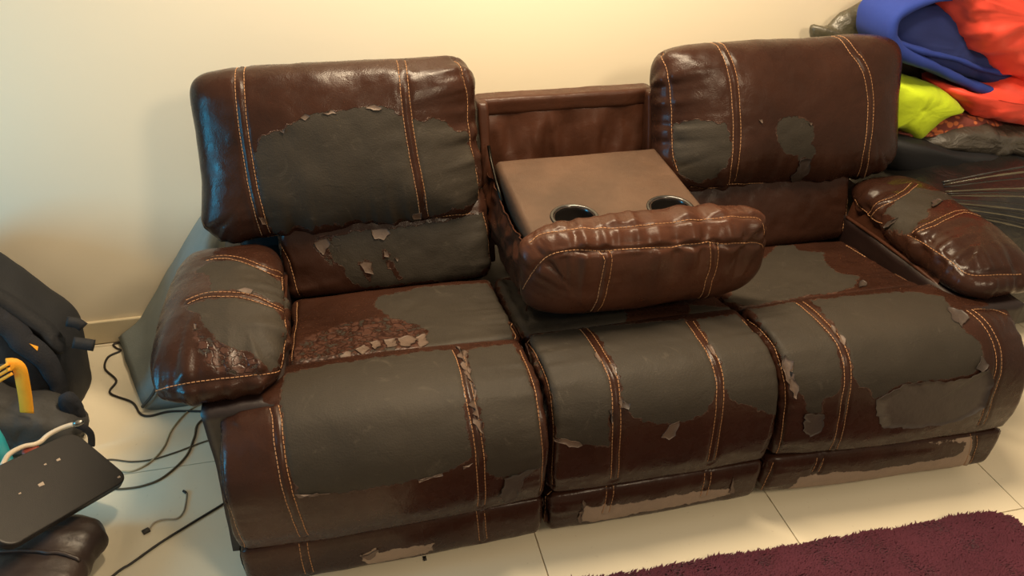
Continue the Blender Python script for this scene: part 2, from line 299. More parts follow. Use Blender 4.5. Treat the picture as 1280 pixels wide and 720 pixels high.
            [(0.293, 0.354, 0.447), (0.325, 0.371, 0.468), (0.442, 0.491, 0.455), (0.568, 0.589, 0.445), (0.623, 0.643, 0.433), (0.672, 0.636, 0.436), (0.662, 0.583, 0.446), (0.726, 0.551, 0.448), (0.681, 0.458, 0.46), (0.677, 0.408, 0.467), (0.719, 0.365, 0.472), (0.669, 0.314, 0.48), (0.615, 0.295, 0.483), (0.46, 0.282, 0.484), (0.33, 0.284, 0.482)],
        ],
        'flap': [
            [(0.681, 0.32, 0.479), (0.709, 0.335, 0.476), (0.71, 0.312, 0.48), (0.673, 0.295, 0.483)],
        ],
    },
    'pillow': {
        'double': [
            [(-0.104, 0.226, 0.729), (-0.105, 0.216, 0.668), (-0.112, 0.217, 0.605), (-0.118, 0.246, 0.549)],
            [(0.167, 0.223, 0.718), (0.174, 0.218, 0.653), (0.168, 0.219, 0.599), (0.175, 0.261, 0.537)],
        ],
        'single': [
            [(-0.276, 0.284, 0.744), (-0.246, 0.294, 0.758), (-0.172, 0.284, 0.768), (-0.019, 0.267, 0.768), (0.077, 0.267, 0.768), (0.174, 0.265, 0.766), (0.295, 0.272, 0.752), (0.318, 0.263, 0.728), (0.329, 0.266, 0.686)],
            [(-0.292, 0.28, 0.614), (-0.272, 0.256, 0.676), (-0.241, 0.243, 0.718), (-0.193, 0.235, 0.732), (-0.104, 0.227, 0.73), (0.026, 0.224, 0.725), (0.161, 0.223, 0.718), (0.297, 0.245, 0.693), (0.333, 0.273, 0.659)],
        ],
    },
}

BASE = {}          # key -> (verts, faces) of the undetailed shapes

def _hash(ix, iy, iz, seed):
    h = (ix * 374761393 + iy * 668265263 + iz * 2147483647 + seed * 974634777) & 0xffffffff
    h = ((h ^ (h >> 13)) * 1274126177) & 0xffffffff
    h = ((h ^ (h >> 16)) * 2246822519) & 0xffffffff
    return ((h ^ (h >> 15)) & 0xffff) / 65535.0

def vnoise(p, scale, seed=0):
    """smooth 3D value noise, -1..1, for an (n,3) array"""
    q = np.asarray(p, float) * scale + 100.0
    i = np.floor(q).astype(np.int64); f = q - i; f = f * f * (3 - 2 * f)
    r = np.zeros(len(q))
    for dx in (0, 1):
        for dy in (0, 1):
            for dz in (0, 1):
                wgt = (f[:, 0] if dx else 1 - f[:, 0]) * (f[:, 1] if dy else 1 - f[:, 1]) * (f[:, 2] if dz else 1 - f[:, 2])
                r += wgt * _hash(i[:, 0] + dx, i[:, 1] + dy, i[:, 2] + dz, seed)
    return r * 2 - 1

def fbm(p, scale, seed=0, octv=3):
    r = 0; a = 1
    for k in range(octv):
        r = r + a * vnoise(p, scale * 2 ** k, seed + k); a *= 0.5
    return r

def smooth_curve(pts, n):
    """Catmull-Rom through pts, resampled evenly to n points"""
    P = np.array(pts, float); P = np.vstack([2 * P[0] - P[1], P, 2 * P[-1] - P[-2]])
    out = []
    for k in range(1, len(P) - 2):
        for t in np.linspace(0, 1, 24, endpoint=False):
            a, b, c, d = P[k - 1], P[k], P[k + 1], P[k + 2]
            out.append(0.5 * (2 * b + (c - a) * t + (2 * a - 5 * b + 4 * c - d) * t * t + (3 * b - a - 3 * c + d) * t ** 3))
    out.append(P[-2]); out = np.array(out)
    L = np.r_[0, np.cumsum(np.linalg.norm(np.diff(out, axis=0), axis=1))]
    t = np.linspace(0, L[-1], n)
    return np.stack([np.interp(t, L, out[:, k]) for k in range(out.shape[1])], 1)

def grid_faces(nu, nv, wrap_u=False, wrap_v=False):
    f = []
    for i in range(nu if wrap_u else nu - 1):
        for j in range(nv if wrap_v else nv - 1):
            a = i * nv + j; b = ((i + 1) % nu) * nv + j
            c = ((i + 1) % nu) * nv + (j + 1) % nv; d = i * nv + (j + 1) % nv
            f.append((a, b, c, d))
    return f

def normals_of(V, F):
    F = np.array([tuple(f) if len(f) == 4 else tuple(f) + (f[-1],) for f in F]); N = np.zeros_like(V)
    n = np.cross(V[F[:, 2]] - V[F[:, 0]], V[F[:, 3]] - V[F[:, 1]])
    for k in range(4): np.add.at(N, F[:, k], n)
    return N / (np.linalg.norm(N, axis=1)[:, None] + 1e-12)

def mesh_obj(name, V, F, mat, parent=None, smooth=True, attrs=None, kind=None, label=None):
    V = np.asarray(V, float)
    me = bpy.data.meshes.new(name)
    off = np.array(parent_world(parent)) if parent else np.zeros(3)
    me.from_pydata((V - off).tolist(), [], [tuple(int(i) for i in f) for f in F])
    if attrs:
        for k, a in attrs.items():
            at = me.attributes.new(k, 'FLOAT', 'POINT'); at.data.foreach_set('value', np.asarray(a, np.float32))
    if smooth: me.polygons.foreach_set('use_smooth', [True] * len(me.polygons))
    me.materials.append(mat); me.update()
    o = bpy.data.objects.new(name, me); S.collection.objects.link(o)
    if parent: o.parent = parent
    if kind: o['kind'] = kind
    if label: o['label'] = label
    return o

def parent_world(p):
    v = Vector((0, 0, 0))
    while p is not None: v = v + p.location; p = p.parent
    return v

def thing(name, loc, label, cat, group=None):
    o = bpy.data.objects.new(name, None); S.collection.objects.link(o); o.location = loc
    o.empty_display_size = 0.05; o['label'] = label; o['category'] = cat
    if group: o['group'] = group
    return o

def tag(o, label, cat, group=None):
    o['label'] = label; o['category'] = cat
    if group: o['group'] = group
    return o

def cube_grid(nx, ny, nz):
    """surface grid of the cube [-1,1]^3 with shared vertices"""
    idx = {}; V = []; F = []
    def vid(i, j, k):
        key = (i, j, k)
        if key not in idx:
            idx[key] = len(V); V.append((2 * i / nx - 1, 2 * j / ny - 1, 2 * k / nz - 1))
        return idx[key]
    for i in range(nx):
        for j in range(ny):
            F.append((vid(i, j, nz), vid(i + 1, j, nz), vid(i + 1, j + 1, nz), vid(i, j + 1, nz)))
            F.append((vid(i, j, 0), vid(i, j + 1, 0), vid(i + 1, j + 1, 0), vid(i + 1, j, 0)))
    for i in range(nx):
        for k in range(nz):
            F.append((vid(i, 0, k), vid(i + 1, 0, k), vid(i + 1, 0, k + 1), vid(i, 0, k + 1)))
            F.append((vid(i, ny, k), vid(i, ny, k + 1), vid(i + 1, ny, k + 1), vid(i + 1, ny, k)))
    for j in range(ny):
        for k in range(nz):
            F.append((vid(nx, j, k), vid(nx, j + 1, k), vid(nx, j + 1, k + 1), vid(nx, j, k + 1)))
            F.append((vid(0, j, k), vid(0, j, k + 1), vid(0, j + 1, k + 1), vid(0, j + 1, k)))
    return np.array(V), F

def puff(half, plane_exp=6.0, thick_exp=2.6, thick=1, res=0.006, maxn=110):
    """stuffed rounded box; thick = index of the thin axis"""
    n = [max(6, min(maxn, int(2 * h / res))) for h in half]
    V, F = cube_grid(*n)
    a, b = [k for k in range(3) if k != thick]
    V = np.sign(V) * (1 - (1 - np.abs(V)) ** 1.15)
    A = np.abs(V) + 1e-9
    nn = ((A[:, a] ** plane_exp + A[:, b] ** plane_exp) ** (thick_exp / plane_exp) + A[:, thick] ** thick_exp) ** (1 / thick_exp)
    return V / nn[:, None] * np.array(half), F

def rot_x(V, deg):
    c, s = math.cos(math.radians(deg)), math.sin(math.radians(deg))
    return V @ np.array([[1, 0, 0], [0, c, -s], [0, s, c]]).T
def rot_y(V, deg):
    c, s = math.cos(math.radians(deg)), math.sin(math.radians(deg))
    return V @ np.array([[c, 0, s], [0, 1, 0], [-s, 0, c]]).T
def rot_z(V, deg):
    c, s = math.cos(math.radians(deg)), math.sin(math.radians(deg))
    return V @ np.array([[c, -s, 0], [s, c, 0], [0, 0, 1]]).T

def poly_dist(P, line):
    """distance of points to a polyline (any dimension) and arc position of the nearest spot"""
    line = np.asarray(line, float); best = np.full(len(P), 1e9); tt = np.zeros(len(P)); L = 0
    for a, b in zip(line[:-1], line[1:]):
        d = b - a; l2 = d @ d + 1e-12
        t = np.clip((P - a) @ d / l2, 0, 1)
        dist = np.linalg.norm(P - (a + t[:, None] * d), axis=1)
        m = dist < best; best[m] = dist[m]; tt[m] = L + t[m] * math.sqrt(l2); L += math.sqrt(l2)
    return best, tt

def poly_sdf(P, poly):
    """signed distance, positive inside"""
    poly = np.asarray(poly, float); cl = np.vstack([poly, poly[:1]])
    d, _ = poly_dist(P, cl); inside = np.zeros(len(P), bool)
    for a, b in zip(cl[:-1], cl[1:]):
        c = (a[1] > P[:, 1]) != (b[1] > P[:, 1])
        x = (b[0] - a[0]) * (P[:, 1] - a[1]) / ((b[1] - a[1]) if b[1] != a[1] else 1e-9) + a[0]
        inside ^= c & (P[:, 0] < x)
    return np.where(inside, d, -d)

def rough_poly(poly, amp, seed, step=0.012):
    rnd = random.Random(seed); out = []
    poly = [tuple(p) for p in poly]
    for a, b in zip(poly, poly[1:] + poly[:1]):
        L = math.dist(a, b); n = max(1, int(L / step))
        for k in range(n):
            t = k / n; out.append((a[0] + (b[0] - a[0]) * t + rnd.uniform(-amp, amp) * (k > 0), a[1] + (b[1] - a[1]) * t + rnd.uniform(-amp, amp) * (k > 0)))
    return out

def chart(V, low=False): return np.stack([V[:, 0], V[:, 2] - V[:, 1] if low else V[:, 1] + V[:, 2]], 1)

def resample(line, step):
    line = smooth_curve(line, 12 * len(line)); L = np.linalg.norm(np.diff(line, axis=0), axis=1).sum()
    return smooth_curve(line, max(3, int(L / step)))

def tube_mesh(pts, rad, sides=6, close=True):
    P = np.asarray(pts, float); n = len(P); T = np.gradient(P, axis=0); T /= np.linalg.norm(T, axis=1)[:, None] + 1e-12
    V = []; up = np.array([0.13, 0.21, 0.97])
    rad = np.broadcast_to(np.asarray(rad, float), (n,))
    prev = None
    for i in range(n):
        a = np.cross(T[i], up) if prev is None else prev - T[i] * (prev @ T[i])
        if np.linalg.norm(a) < 1e-6: a = np.cross(T[i], [1, 0, 0])
        a = a / np.linalg.norm(a); prev = a; b = np.cross(T[i], a)
        for k in range(sides):
            th = 2 * math.pi * k / sides; V.append(P[i] + rad[i] * (a * math.cos(th) + b * math.sin(th)))
    F = [(i * sides + k, i * sides + (k + 1) % sides, (i + 1) * sides + (k + 1) % sides, (i + 1) * sides + k) for i in range(n - 1) for k in range(sides)]
    F.append(tuple(range(sides))[::-1]); F.append(tuple((n - 1) * sides + k for k in range(sides)))
    return V, F

def ribbon_mesh(pts, nrm, width, thick, lift=0.0):
    """flat strap along pts with face normals nrm"""
    P = np.asarray(pts, float); N = np.asarray(nrm, float); T = np.gradient(P, axis=0)
    W = np.cross(T, N); W /= np.linalg.norm(W, axis=1)[:, None] + 1e-12
    width = np.broadcast_to(np.asarray(width, float), (len(P),))[:, None]
    V = []
    for c, h in ((-1, 0), (-.92, 1), (0, 1.12), (.92, 1), (1, 0), (0, -.4)):
        V.append(P + W * width * 0.5 * c + N * (lift + thick * h))
    V = np.stack(V, 1).reshape(-1, 3)
    F = grid_faces(len(P), 6, False, True)
    n = len(P) - 1
    F += [tuple(range(6)), tuple(n * 6 + k for k in range(6))[::-1]]
    return V, F

class Acc:
    def __init__(s): s.V = []; s.F = []
    def add(s, V, F):
        o = len(s.V); s.V.extend([tuple(v) for v in V]); s.F.extend([tuple(i + o for i in f) for f in F])

def box_mesh(x0, x1, y0, y1, z0, z1, r=0.01):
    """box with rounded (chamfered) edges"""
    V, F = cube_grid(3, 3, 3); out = []
    for v in V:
        c = []
        for k, (a, b) in enumerate(((x0, x1), (y0, y1), (z0, z1))):
            m = (a + b) / 2; h = (b - a) / 2
            c.append(m + (h if abs(v[k]) > .9 else h - r) * np.sign(v[k]))
        out.append(c)
    V2 = np.array(out); cen = np.array([(x0 + x1) / 2, (y0 + y1) / 2, (z0 + z1) / 2]); h = np.array([(x1 - x0) / 2, (y1 - y0) / 2, (z1 - z0) / 2])
    d = V2 - cen; core = np.clip(d, -(h - r), h - r); e = d - core; l = np.linalg.norm(e, axis=1)
    e = np.where(l[:, None] > 1e-9, e / (l[:, None] + 1e-12) * r, 0)
    return cen + core + e, F

# ------------------------------------------------------------------ materials
def new_mat(name):
    m = bpy.data.materials.new(name); m.use_nodes = True; nt = m.node_tree
    return m, nt, nt.nodes['Principled BSDF']
def N(nt, typ, **kw):
    n = nt.nodes.new(typ)
    for k, v in kw.items():
        if k in n.inputs.keys() if hasattr(n.inputs, 'keys') else False: n.inputs[k].default_value = v
        else: setattr(n, k, v)
    return n
def math_node(nt, op, a, b=None, c=None, clamp=False):
    n = nt.nodes.new('ShaderNodeMath'); n.operation = op; n.use_clamp = clamp
    for i, x in enumerate((a, b, c)):
        if x is None: continue
        if isinstance(x, (int, float)): n.inputs[i].default_value = x
        else: nt.links.new(x, n.inputs[i])
    return n.outputs[0]
def map_range(nt, x, a, b, c=0.0, d=1.0):
    n = nt.nodes.new('ShaderNodeMapRange'); nt.links.new(x, n.inputs[0])
    for i, v in enumerate((a, b, c, d)): n.inputs[i + 1].default_value = v
    return n.outputs[0]
def mixc(nt, f, a, b):
    n = nt.nodes.new('ShaderNodeMix'); n.data_type = 'RGBA'
    for i, x in ((0, f), (6, a), (7, b)):
        if isinstance(x, (int, float)): n.inputs[i].default_value = x
        elif isinstance(x, tuple): n.inputs[i].default_value = x if len(x) == 4 else x + (1,)
        else: nt.links.new(x, n.inputs[i])
    return n.outputs[2]
def noise(nt, scale, detail=3, rough=.5, vec=None, dist=0.0):
    n = nt.nodes.new('ShaderNodeTexNoise'); n.inputs['Scale'].default_value = scale
    n.inputs['Detail'].default_value = detail; n.inputs['Roughness'].default_value = rough; n.inputs['Distortion'].default_value = dist
    if vec is None:
        g = nt.nodes.new('ShaderNodeNewGeometry'); vec = g.outputs['Position']
    nt.links.new(vec, n.inputs['Vector']); return n.outputs['Fac']
def bump(nt, b, h, strength=.3, dist=.002, prev=None):
    n = nt.nodes.new('ShaderNodeBump'); n.inputs['Strength'].default_value = strength; n.inputs['Distance'].default_value = dist
    nt.links.new(h, n.inputs['Height'])
    if prev is not None: nt.links.new(prev, n.inputs['Normal'])
    nt.links.new(n.outputs[0], b.inputs['Normal']); return n.outputs[0]

LEATHER = (0.0225, 0.0092, 0.0058); PEELED = (0.0255, 0.0205, 0.0152); BACKING = (0.27, 0.20, 0.15)
def leather(name, worn=True, color=LEATHER, light=1.0, rough=0.27, wrinkle=1.0):
    m, nt, b = new_mat(name)
    big = noise(nt, 6, 4); mid = noise(nt, 35, 4)
    base = mixc(nt, map_range(nt, big, .35, .7), tuple(c * light for c in color), tuple(c * light * k for c, k in zip(color, (1.55, 1.5, 1.45))))
    fine = noise(nt, 260, 2); vor = nt.nodes.new('ShaderNodeTexVoronoi'); vor.inputs['Scale'].default_value = 320
    g = nt.nodes.new('ShaderNodeNewGeometry'); nt.links.new(g.outputs['Position'], vor.inputs['Vector'])
    wr = noise(nt, 22, 5, .55, dist=1.2)
    h = math_node(nt, 'ADD', math_node(nt, 'MULTIPLY', wr, .9 * wrinkle), math_node(nt, 'MULTIPLY', vor.outputs['Distance'], .12))
    r0 = math_node(nt, 'ADD', map_range(nt, mid, .3, .7, rough - .07, rough + .1), 0.0)
    if worn:
        at = nt.nodes.new('ShaderNodeAttribute'); at.attribute_name = 'peel'
        aw = nt.nodes.new('ShaderNodeAttribute'); aw.attribute_name = 'wear'
        ab = nt.nodes.new('ShaderNodeAttribute'); ab.attribute_name = 'bare'
        j1 = noise(nt, 60, 5, .6); j2 = noise(nt, 210, 3)
        jit = math_node(nt, 'ADD', math_node(nt, 'MULTIPLY', math_node(nt, 'SUBTRACT', j1, .5), .022), math_node(nt, 'MULTIPLY', math_node(nt, 'SUBTRACT', j2, .5), .007))
        d = math_node(nt, 'ADD', at.outputs['Fac'], jit)
        # flaking zones: islands of lifted, paler skin between cracks
        vc = nt.nodes.new('ShaderNodeTexVoronoi'); vc.feature = 'DISTANCE_TO_EDGE'; vc.inputs['Scale'].default_value = 38
        nd = nt.nodes.new('ShaderNodeTexNoise'); nd.inputs['Scale'].default_value = 30
        nt.links.new(g.outputs['Position'], nd.inputs['Vector'])
        vm = nt.nodes.new('ShaderNodeVectorMath'); vm.operation = 'MULTIPLY_ADD'
        nt.links.new(nd.outputs['Color'], vm.inputs[0]); vm.inputs[1].default_value = (.035, .035, .035); nt.links.new(g.outputs['Position'], vm.inputs[2])
        nt.links.new(vm.outputs[0], vc.inputs['Vector'])
        crack = map_range(nt, vc.outputs['Distance'], .02, .09, 1, 0)
        wn = noise(nt, 48, 4, .65)
        wear = math_node(nt, 'ADD', aw.outputs['Fac'], math_node(nt, 'MULTIPLY', math_node(nt, 'SUBTRACT', j1, .5), .03))
        inw = map_range(nt, wear, -.002, .004)
        flake = math_node(nt, 'MULTIPLY', inw, map_range(nt, wn, .47, .53))
        holes = math_node(nt, 'MULTIPLY', inw, map_range(nt, wn, .43, .40))
        peel = math_node(nt, 'MAXIMUM', map_range(nt, d, 0, .0012), math_node(nt, 'MULTIPLY', holes, .9))
        rim = math_node(nt, 'MULTIPLY', map_range(nt, d, -.0035, -.001), map_range(nt, d, .0, .0012, 1, 0))
        rim = math_node(nt, 'MULTIPLY', rim, map_range(nt, mid, .45, .6))
        pc = mixc(nt, map_range(nt, big, .3, .7), PEELED, tuple(c * 1.25 for c in PEELED))
        sc = noise(nt, 9, 6, .7, dist=2.5)
        pc = mixc(nt, map_range(nt, sc, .60, .68, 0, .26), pc, (.085, .07, .053))
        fl = mixc(nt, crack, (.058, .027, .019), (.020, .008, .0055))
        col = mixc(nt, flake, base, fl)
        col = mixc(nt, peel, col, pc)
        col = mixc(nt, math_node(nt, 'MULTIPLY', rim, .75), col, (.085, .045, .03))
        bd = math_node(nt, 'ADD', ab.outputs['Fac'], jit)
        bare = map_range(nt, bd, 0, .0015)
        col = mixc(nt, bare, col, mixc(nt, mid, BACKING, tuple(c * .75 for c in BACKING)))
        nt.links.new(col, b.inputs['Base Color'])
        pb = math_node(nt, 'MAXIMUM', peel, bare)
        rmix = nt.nodes.new('ShaderNodeMix'); nt.links.new(pb, rmix.inputs[0]); nt.links.new(r0, rmix.inputs[2]); rmix.inputs[3].default_value = .62
        nt.links.new(rmix.outputs[0], b.inputs['Roughness'])
        weave = math_node(nt, 'MULTIPLY', fine, .5)
        hm = nt.nodes.new('ShaderNodeMix'); nt.links.new(pb, hm.inputs[0]); nt.links.new(h, hm.inputs[2])
        nt.links.new(math_node(nt, 'ADD', weave, math_node(nt, 'MULTIPLY', wr, .9)), hm.inputs[3])
        hh = math_node(nt, 'SUBTRACT', hm.outputs[0], math_node(nt, 'MULTIPLY', pb, .9))
        hh = math_node(nt, 'SUBTRACT', hh, math_node(nt, 'MULTIPLY', math_node(nt, 'MULTIPLY', crack, inw), .45))
        hh = math_node(nt, 'ADD', hh, math_node(nt, 'MULTIPLY', rim, 1.0))
        bump(nt, b, hh, .8, .0018)
    else:
        nt.links.new(base, b.inputs['Base Color']); nt.links.new(r0, b.inputs['Roughness'])
        bump(nt, b, h, .8, .0018)
    b.inputs['Specular IOR Level'].default_value = .19
    return m

def plain(name, color, rough=.5, metal=0.0, vary=.15, nscale=20, bmp=0.0, bscale=60, coat=0.0, spec=None, sheen=0.0):
    m, nt, b = new_mat(name)
    n = noise(nt, nscale, 4)
    c = mixc(nt, n, tuple(x * (1 - vary) for x in color), tuple(min(1, x * (1 + vary)) for x in color))
    nt.links.new(c, b.inputs['Base Color']); b.inputs['Roughness'].default_value = rough; b.inputs['Metallic'].default_value = metal
    if coat: b.inputs['Coat Weight'].default_value = coat
    if spec is not None: b.inputs['Specular IOR Level'].default_value = spec
    if sheen: b.inputs['Sheen Weight'].default_value = sheen; b.inputs['Sheen Roughness'].default_value = .4
    if bmp: bump(nt, b, noise(nt, bscale, 5), bmp, .004)
    return m

M_LEATHER = leather('worn_leather'); M_CONSOLE = leather('console_leather', False, (.036, .0135, .0075), 1.0, .32)
M_TABLE = leather('table_leather', False, (.056, .034, .023), 1.0, .42, .4)
M_BODY = plain('dark_brown_side_leather', (.011, .0045, .0035), .45, vary=.3, bmp=.2)
M_THREAD = plain('orange_tan_thread', (.36, .18, .08), .7, vary=.3, nscale=90)
M_STEEL = plain('dull_steel', (.25, .23, .2), .35, 1.0)
M_HINGE = plain('black_steel', (.02, .018, .015), .35, 1.0)
M_CHIP = plain('pale_scuff', (.35, .28, .22), .7)
M_WRAP = plain('clear_grey_wrap', (.09, .08, .05), .2, coat=.5)
M_FLAP = plain('curled_skin', (.034, .023, .018), .55, vary=.35, bmp=.3)
M_FLAKE = plain('pale_flake', (.085, .054, .038), .6, vary=.3, bmp=.3)

# ------------------------------------------------------------------ stitched, worn upholstery
def detailed(key, name, V, F, mat, parent, rowgap=.009, gather=.004, wrinkle=.0025, wr_scale=14, seed=1, groove=.006, label=None):
    """dress a base shape with seams, gathers, peeled areas, stitching and loose flaps"""
    V = np.asarray(V, float); BASE[key] = (V.copy(), F, name)
    Nn = normals_of(V, F); D = (DETAILS or {}).get(key, {})
    disp = wrinkle * fbm(V * np.array([1, 1, 1]), wr_scale, seed, 3)
    peel = np.full(len(V), -.5); wear = np.full(len(V), -.5); bare = np.full(len(V), -.5)
    low = key.startswith('foot'); C2 = chart(V, low); facing = (Nn @ np.array([0, -.7071, -.7071 if low else .7071]))
    for fld, arr in (('peel', peel), ('wear', wear), ('bare', bare)):
        for k, poly in enumerate(D.get(fld, [])):
            p2 = chart(np.array(poly), low); s = poly_sdf(C2, rough_poly(p2, .004, seed * 31 + k))
            s = np.where(facing > -.15, s, -.5); np.maximum(arr, s, out=arr)
    for k, poly in enumerate(D.get('keep', [])):
        s = poly_sdf(C2, rough_poly(chart(np.array(poly), low), .003, seed * 17 + k)); peel[:] = np.minimum(peel, -s)
    for kind in ('double', 'single'):
        for line in D.get(kind, []):
            ln = resample(line, .02)
            d, t = poly_dist(V, ln)
            wv = vnoise(np.stack([t * 27, t * 0 + seed, t * 0], 1), 1, seed) + .45 * vnoise(np.stack([t * 61, t * 0 + seed, t * 0], 1), 1, seed + 5)
            if kind == 'double':
                disp += -groove * .55 * (np.exp(-((d - rowgap) / .0045) ** 2)) + groove * .35 * np.exp(-(d / .006) ** 2)
                disp += gather * .35 * wv * np.exp(-d / .035) * np.clip((d - rowgap * 1.3) / .012, 0, 1)
                peel[:] = np.minimum(peel, (d - (rowgap + .001)) * 1.6)
            else:
                disp += -groove * 1.1 * np.exp(-(d / .006) ** 2) + gather * 1.4 * wv * np.exp(-d / .058) * np.clip((d - .002) / .014, 0, 1)
                peel[:] = np.minimum(peel, d - .0035)
    V2 = V + Nn * disp[:, None]
    o = mesh_obj(name, V2, F, mat, parent, attrs={'peel': peel, 'wear': wear, 'bare': bare}, label=label)
    tree = BVHTree.FromPolygons([tuple(v) for v in V2], [tuple(f) for f in F])
    acc = Acc()
    for kind in ('double', 'single'):
        for line in D.get(kind, []):
            ln = resample(line, .0095)
            pts = []; nr = []
            for p in ln:
                h = tree.find_nearest(Vector(p))
                pts.append(np.array(h[0])); nr.append(np.array(h[1]))
            pts = np.array(pts); nr = np.array(nr)
            if len(pts) < 3: continue
            nr = np.array([nr[max(0, i - 5):i + 6].mean(0) for i in range(len(nr))]); nr /= np.linalg.norm(nr, axis=1)[:, None] + 1e-9
            pts = ln - nr * 0
            T = np.gradient(pts, axis=0); T /= np.linalg.norm(T, axis=1)[:, None] + 1e-9
            W = np.cross(T, nr); W /= np.linalg.norm(W, axis=1)[:, None] + 1e-9
            for off in ((-rowgap, rowgap) if kind == 'double' else (0,)):
                q = pts + W * off; q2 = []
                for i in range(len(q)):
                    h = tree.ray_cast(Vector(q[i] + nr[i] * .03), Vector(-nr[i]), .08)
                    if h[0] is None: h = tree.find_nearest(Vector(q[i]))
                    n_ = np.array(h[1])
                    if n_ @ nr[i] < 0: n_ = -n_
                    q2.append(np.array(h[0]) + n_ * .0010)
                q2 = np.array(q2)
                for i in range(len(q2) - 1):
                    a = q2[i]; b = q2[i] + (q2[i + 1] - q2[i]) * .74; d_ = b - a; L = np.linalg.norm(d_)
                    if L < .002 or L > .03: continue
                    d_ /= L; n_ = nr[i]; s_ = np.cross(d_, n_); s_ /= np.linalg.norm(s_) + 1e-9; r = .00105
                    acc.add([a - s_ * r, a + n_ * r, a + s_ * r, b - s_ * r, b + n_ * r, b + s_ * r],
                            [(0, 1, 4, 3), (1, 2, 5, 4), (2, 0, 3, 5), (0, 2, 1), (3, 4, 5)])
    if acc.V:
        mesh_obj('stitching', acc.V, acc.F, M_THREAD, o, smooth=False, kind='stuff')
    for fk, fm in (('flap', M_FLAP), ('flake', M_FLAKE)):
        for k, poly in enumerate(D.get(fk, [])):
            flap(o, poly, tree, fm, seed * 13 + k, fk)
    return o

def flap(parent, poly, tree, mat, seed, fk):
    """a loose torn piece of skin: thin curled sheet with thickness lying on the cushion"""
    rnd = random.Random(seed); Q = []
    P = np.array(poly, float)
    for a, b in zip(P, np.roll(P, -1, 0)):
        m_ = max(1, int(np.linalg.norm(b - a) / .009)); j = min(.0035, np.linalg.norm(b - a) * .15)
        for k in range(m_): Q.append(a + (b - a) * k / m_ + np.array([rnd.uniform(-j, j) for _ in range(3)]))
    P = np.array(Q); c = P.mean(0)
    rings = []; K = 5
    for j in range(K + 1):
        r = j / K
        rings.append(c + (P - c) * r)
    n = len(P); V = [c]; 
    for r in rings[1:]: V.extend(r)
    V = np.array(V); out = []; nrm = []
    for i, p in enumerate(V):
        h = tree.find_nearest(Vector(p)); nn = np.array(h[1])
        rr = 0 if i == 0 else ((i - 1) // n + 1) / K
        ang = (i - 1) % n
        lift = .0012 + (.0006 + (.0045 if fk == 'flap' else .0022) * (.5 + .5 * math.sin(seed + ang * 6.28 / n))) * rr ** 2
        out.append(np.array(h[0]) + nn * lift); nrm.append(nn)
    top = np.array(out); bot = top - np.array(nrm) * .0012
    m = len(top); F = []
    for k in range(n): F.append((0, 1 + k, 1 + (k + 1) % n))
    for j in range(K - 1):
        for k in range(n):
            a = 1 + j * n + k; b = 1 + j * n + (k + 1) % n; F.append((a, a + n, b + n, b))
    F2 = [tuple(i + m for i in f)[::-1] for f in F]
    e = 1 + (K - 1) * n
    F3 = [(e + k, e + (k + 1) % n, e + (k + 1) % n + m, e + k + m) for k in range(n)]
    mesh_obj('torn_flap' if fk == 'flap' else 'leather_flake', np.vstack([top, bot]), F + F2 + F3, mat, parent)

def sweep_patch(profile, x0, x1, r_edge=.02, depth=.03, crown=.012, ns=None, res=.0055, edge_pow=2.0):
    """upholstered skin: a profile in the (y, z) plane swept in x, its two ends rolling in"""
    L = sum(math.dist(a, b) for a, b in zip(profile, profile[1:])); ns = ns or int(L / res)
    pr = smooth_curve(profile, ns); T = np.gradient(pr, axis=0); T /= np.linalg.norm(T, axis=1)[:, None]
    Nn = np.stack([T[:, 1], -T[:, 0]], 1)      # outward for a profile running back -> front -> down
    w = (x1 - x0); nmid = int(w / res)
    xs = list(np.linspace(0, math.pi / 2, 9)); left = [(x0 + r_edge * (1 - math.sin(a)), -depth * (1 - math.cos(a))) for a in xs[::-1]]
    left = [(x0 + r_edge * (1 - math.cos(a)), -depth * (1 - math.sin(a))) for a in xs]
    mid = [(x, 0.0) for x in np.linspace(x0 + r_edge, x1 - r_edge, nmid)[1:-1]]
    right = [(x0 + x1 - x, d) for x, d in left[::-1]]
    deep = [(x0 + .004, -depth - .07), (x0, -depth - .02)]
    cols = deep + left + mid + right + [(x0 + x1 - x, d) for x, d in deep[::-1]]
    u = np.linspace(0, 1, ns); crs = np.sin(math.pi * np.clip(u, 0, 1)) ** .6
    V = []
    for x, d in cols:
        cx = crown * max(0, 1 - (2 * (x - (x0 + x1) / 2) / w) ** 2) ** .7
        off = d + cx * crs
        V.append(np.stack([np.full(ns, x), pr[:, 0] + Nn[:, 0] * off, pr[:, 1] + Nn[:, 1] * off], 1))
    V = np.array(V).reshape(-1, 3)
    return V, [f[::-1] for f in grid_faces(len(cols), ns)]

# ------------------------------------------------------------------ the setting
def wall_mat():
    m, nt, b = new_mat('cream_wall_paint')
    c = mixc(nt, noise(nt, 1.5, 3), (.75, .665, .51), (.79, .70, .54))
    nt.links.new(c, b.inputs['Base Color']); b.inputs['Roughness'].default_value = .55
    bump(nt, b, noise(nt, 30, 4), .08, .004); return m
def tile_mat():
    m, nt, b = new_mat('cream_glazed_tile')
    c = mixc(nt, noise(nt, 2.2, 5, .6), (.72, .64, .48), (.78, .69, .52))
    c = mixc(nt, map_range(nt, noise(nt, 70, 3), .68, .74, 0, .25), c, (.40, .32, .21))
    nt.links.new(c, b.inputs['Base Color']); b.inputs['Roughness'].default_value = .28
    b.inputs['Specular IOR Level'].default_value = .45
    bump(nt, b, noise(nt, 5, 2), .05, .004); return m
M_WALL = wall_mat(); M_TILE = tile_mat(); M_GROUT = plain('brown_grout', (.38, .30, .20), .8)
M_SKIRT = plain('cream_skirting', (.66, .56, .38), .35, vary=.05, nscale=3)
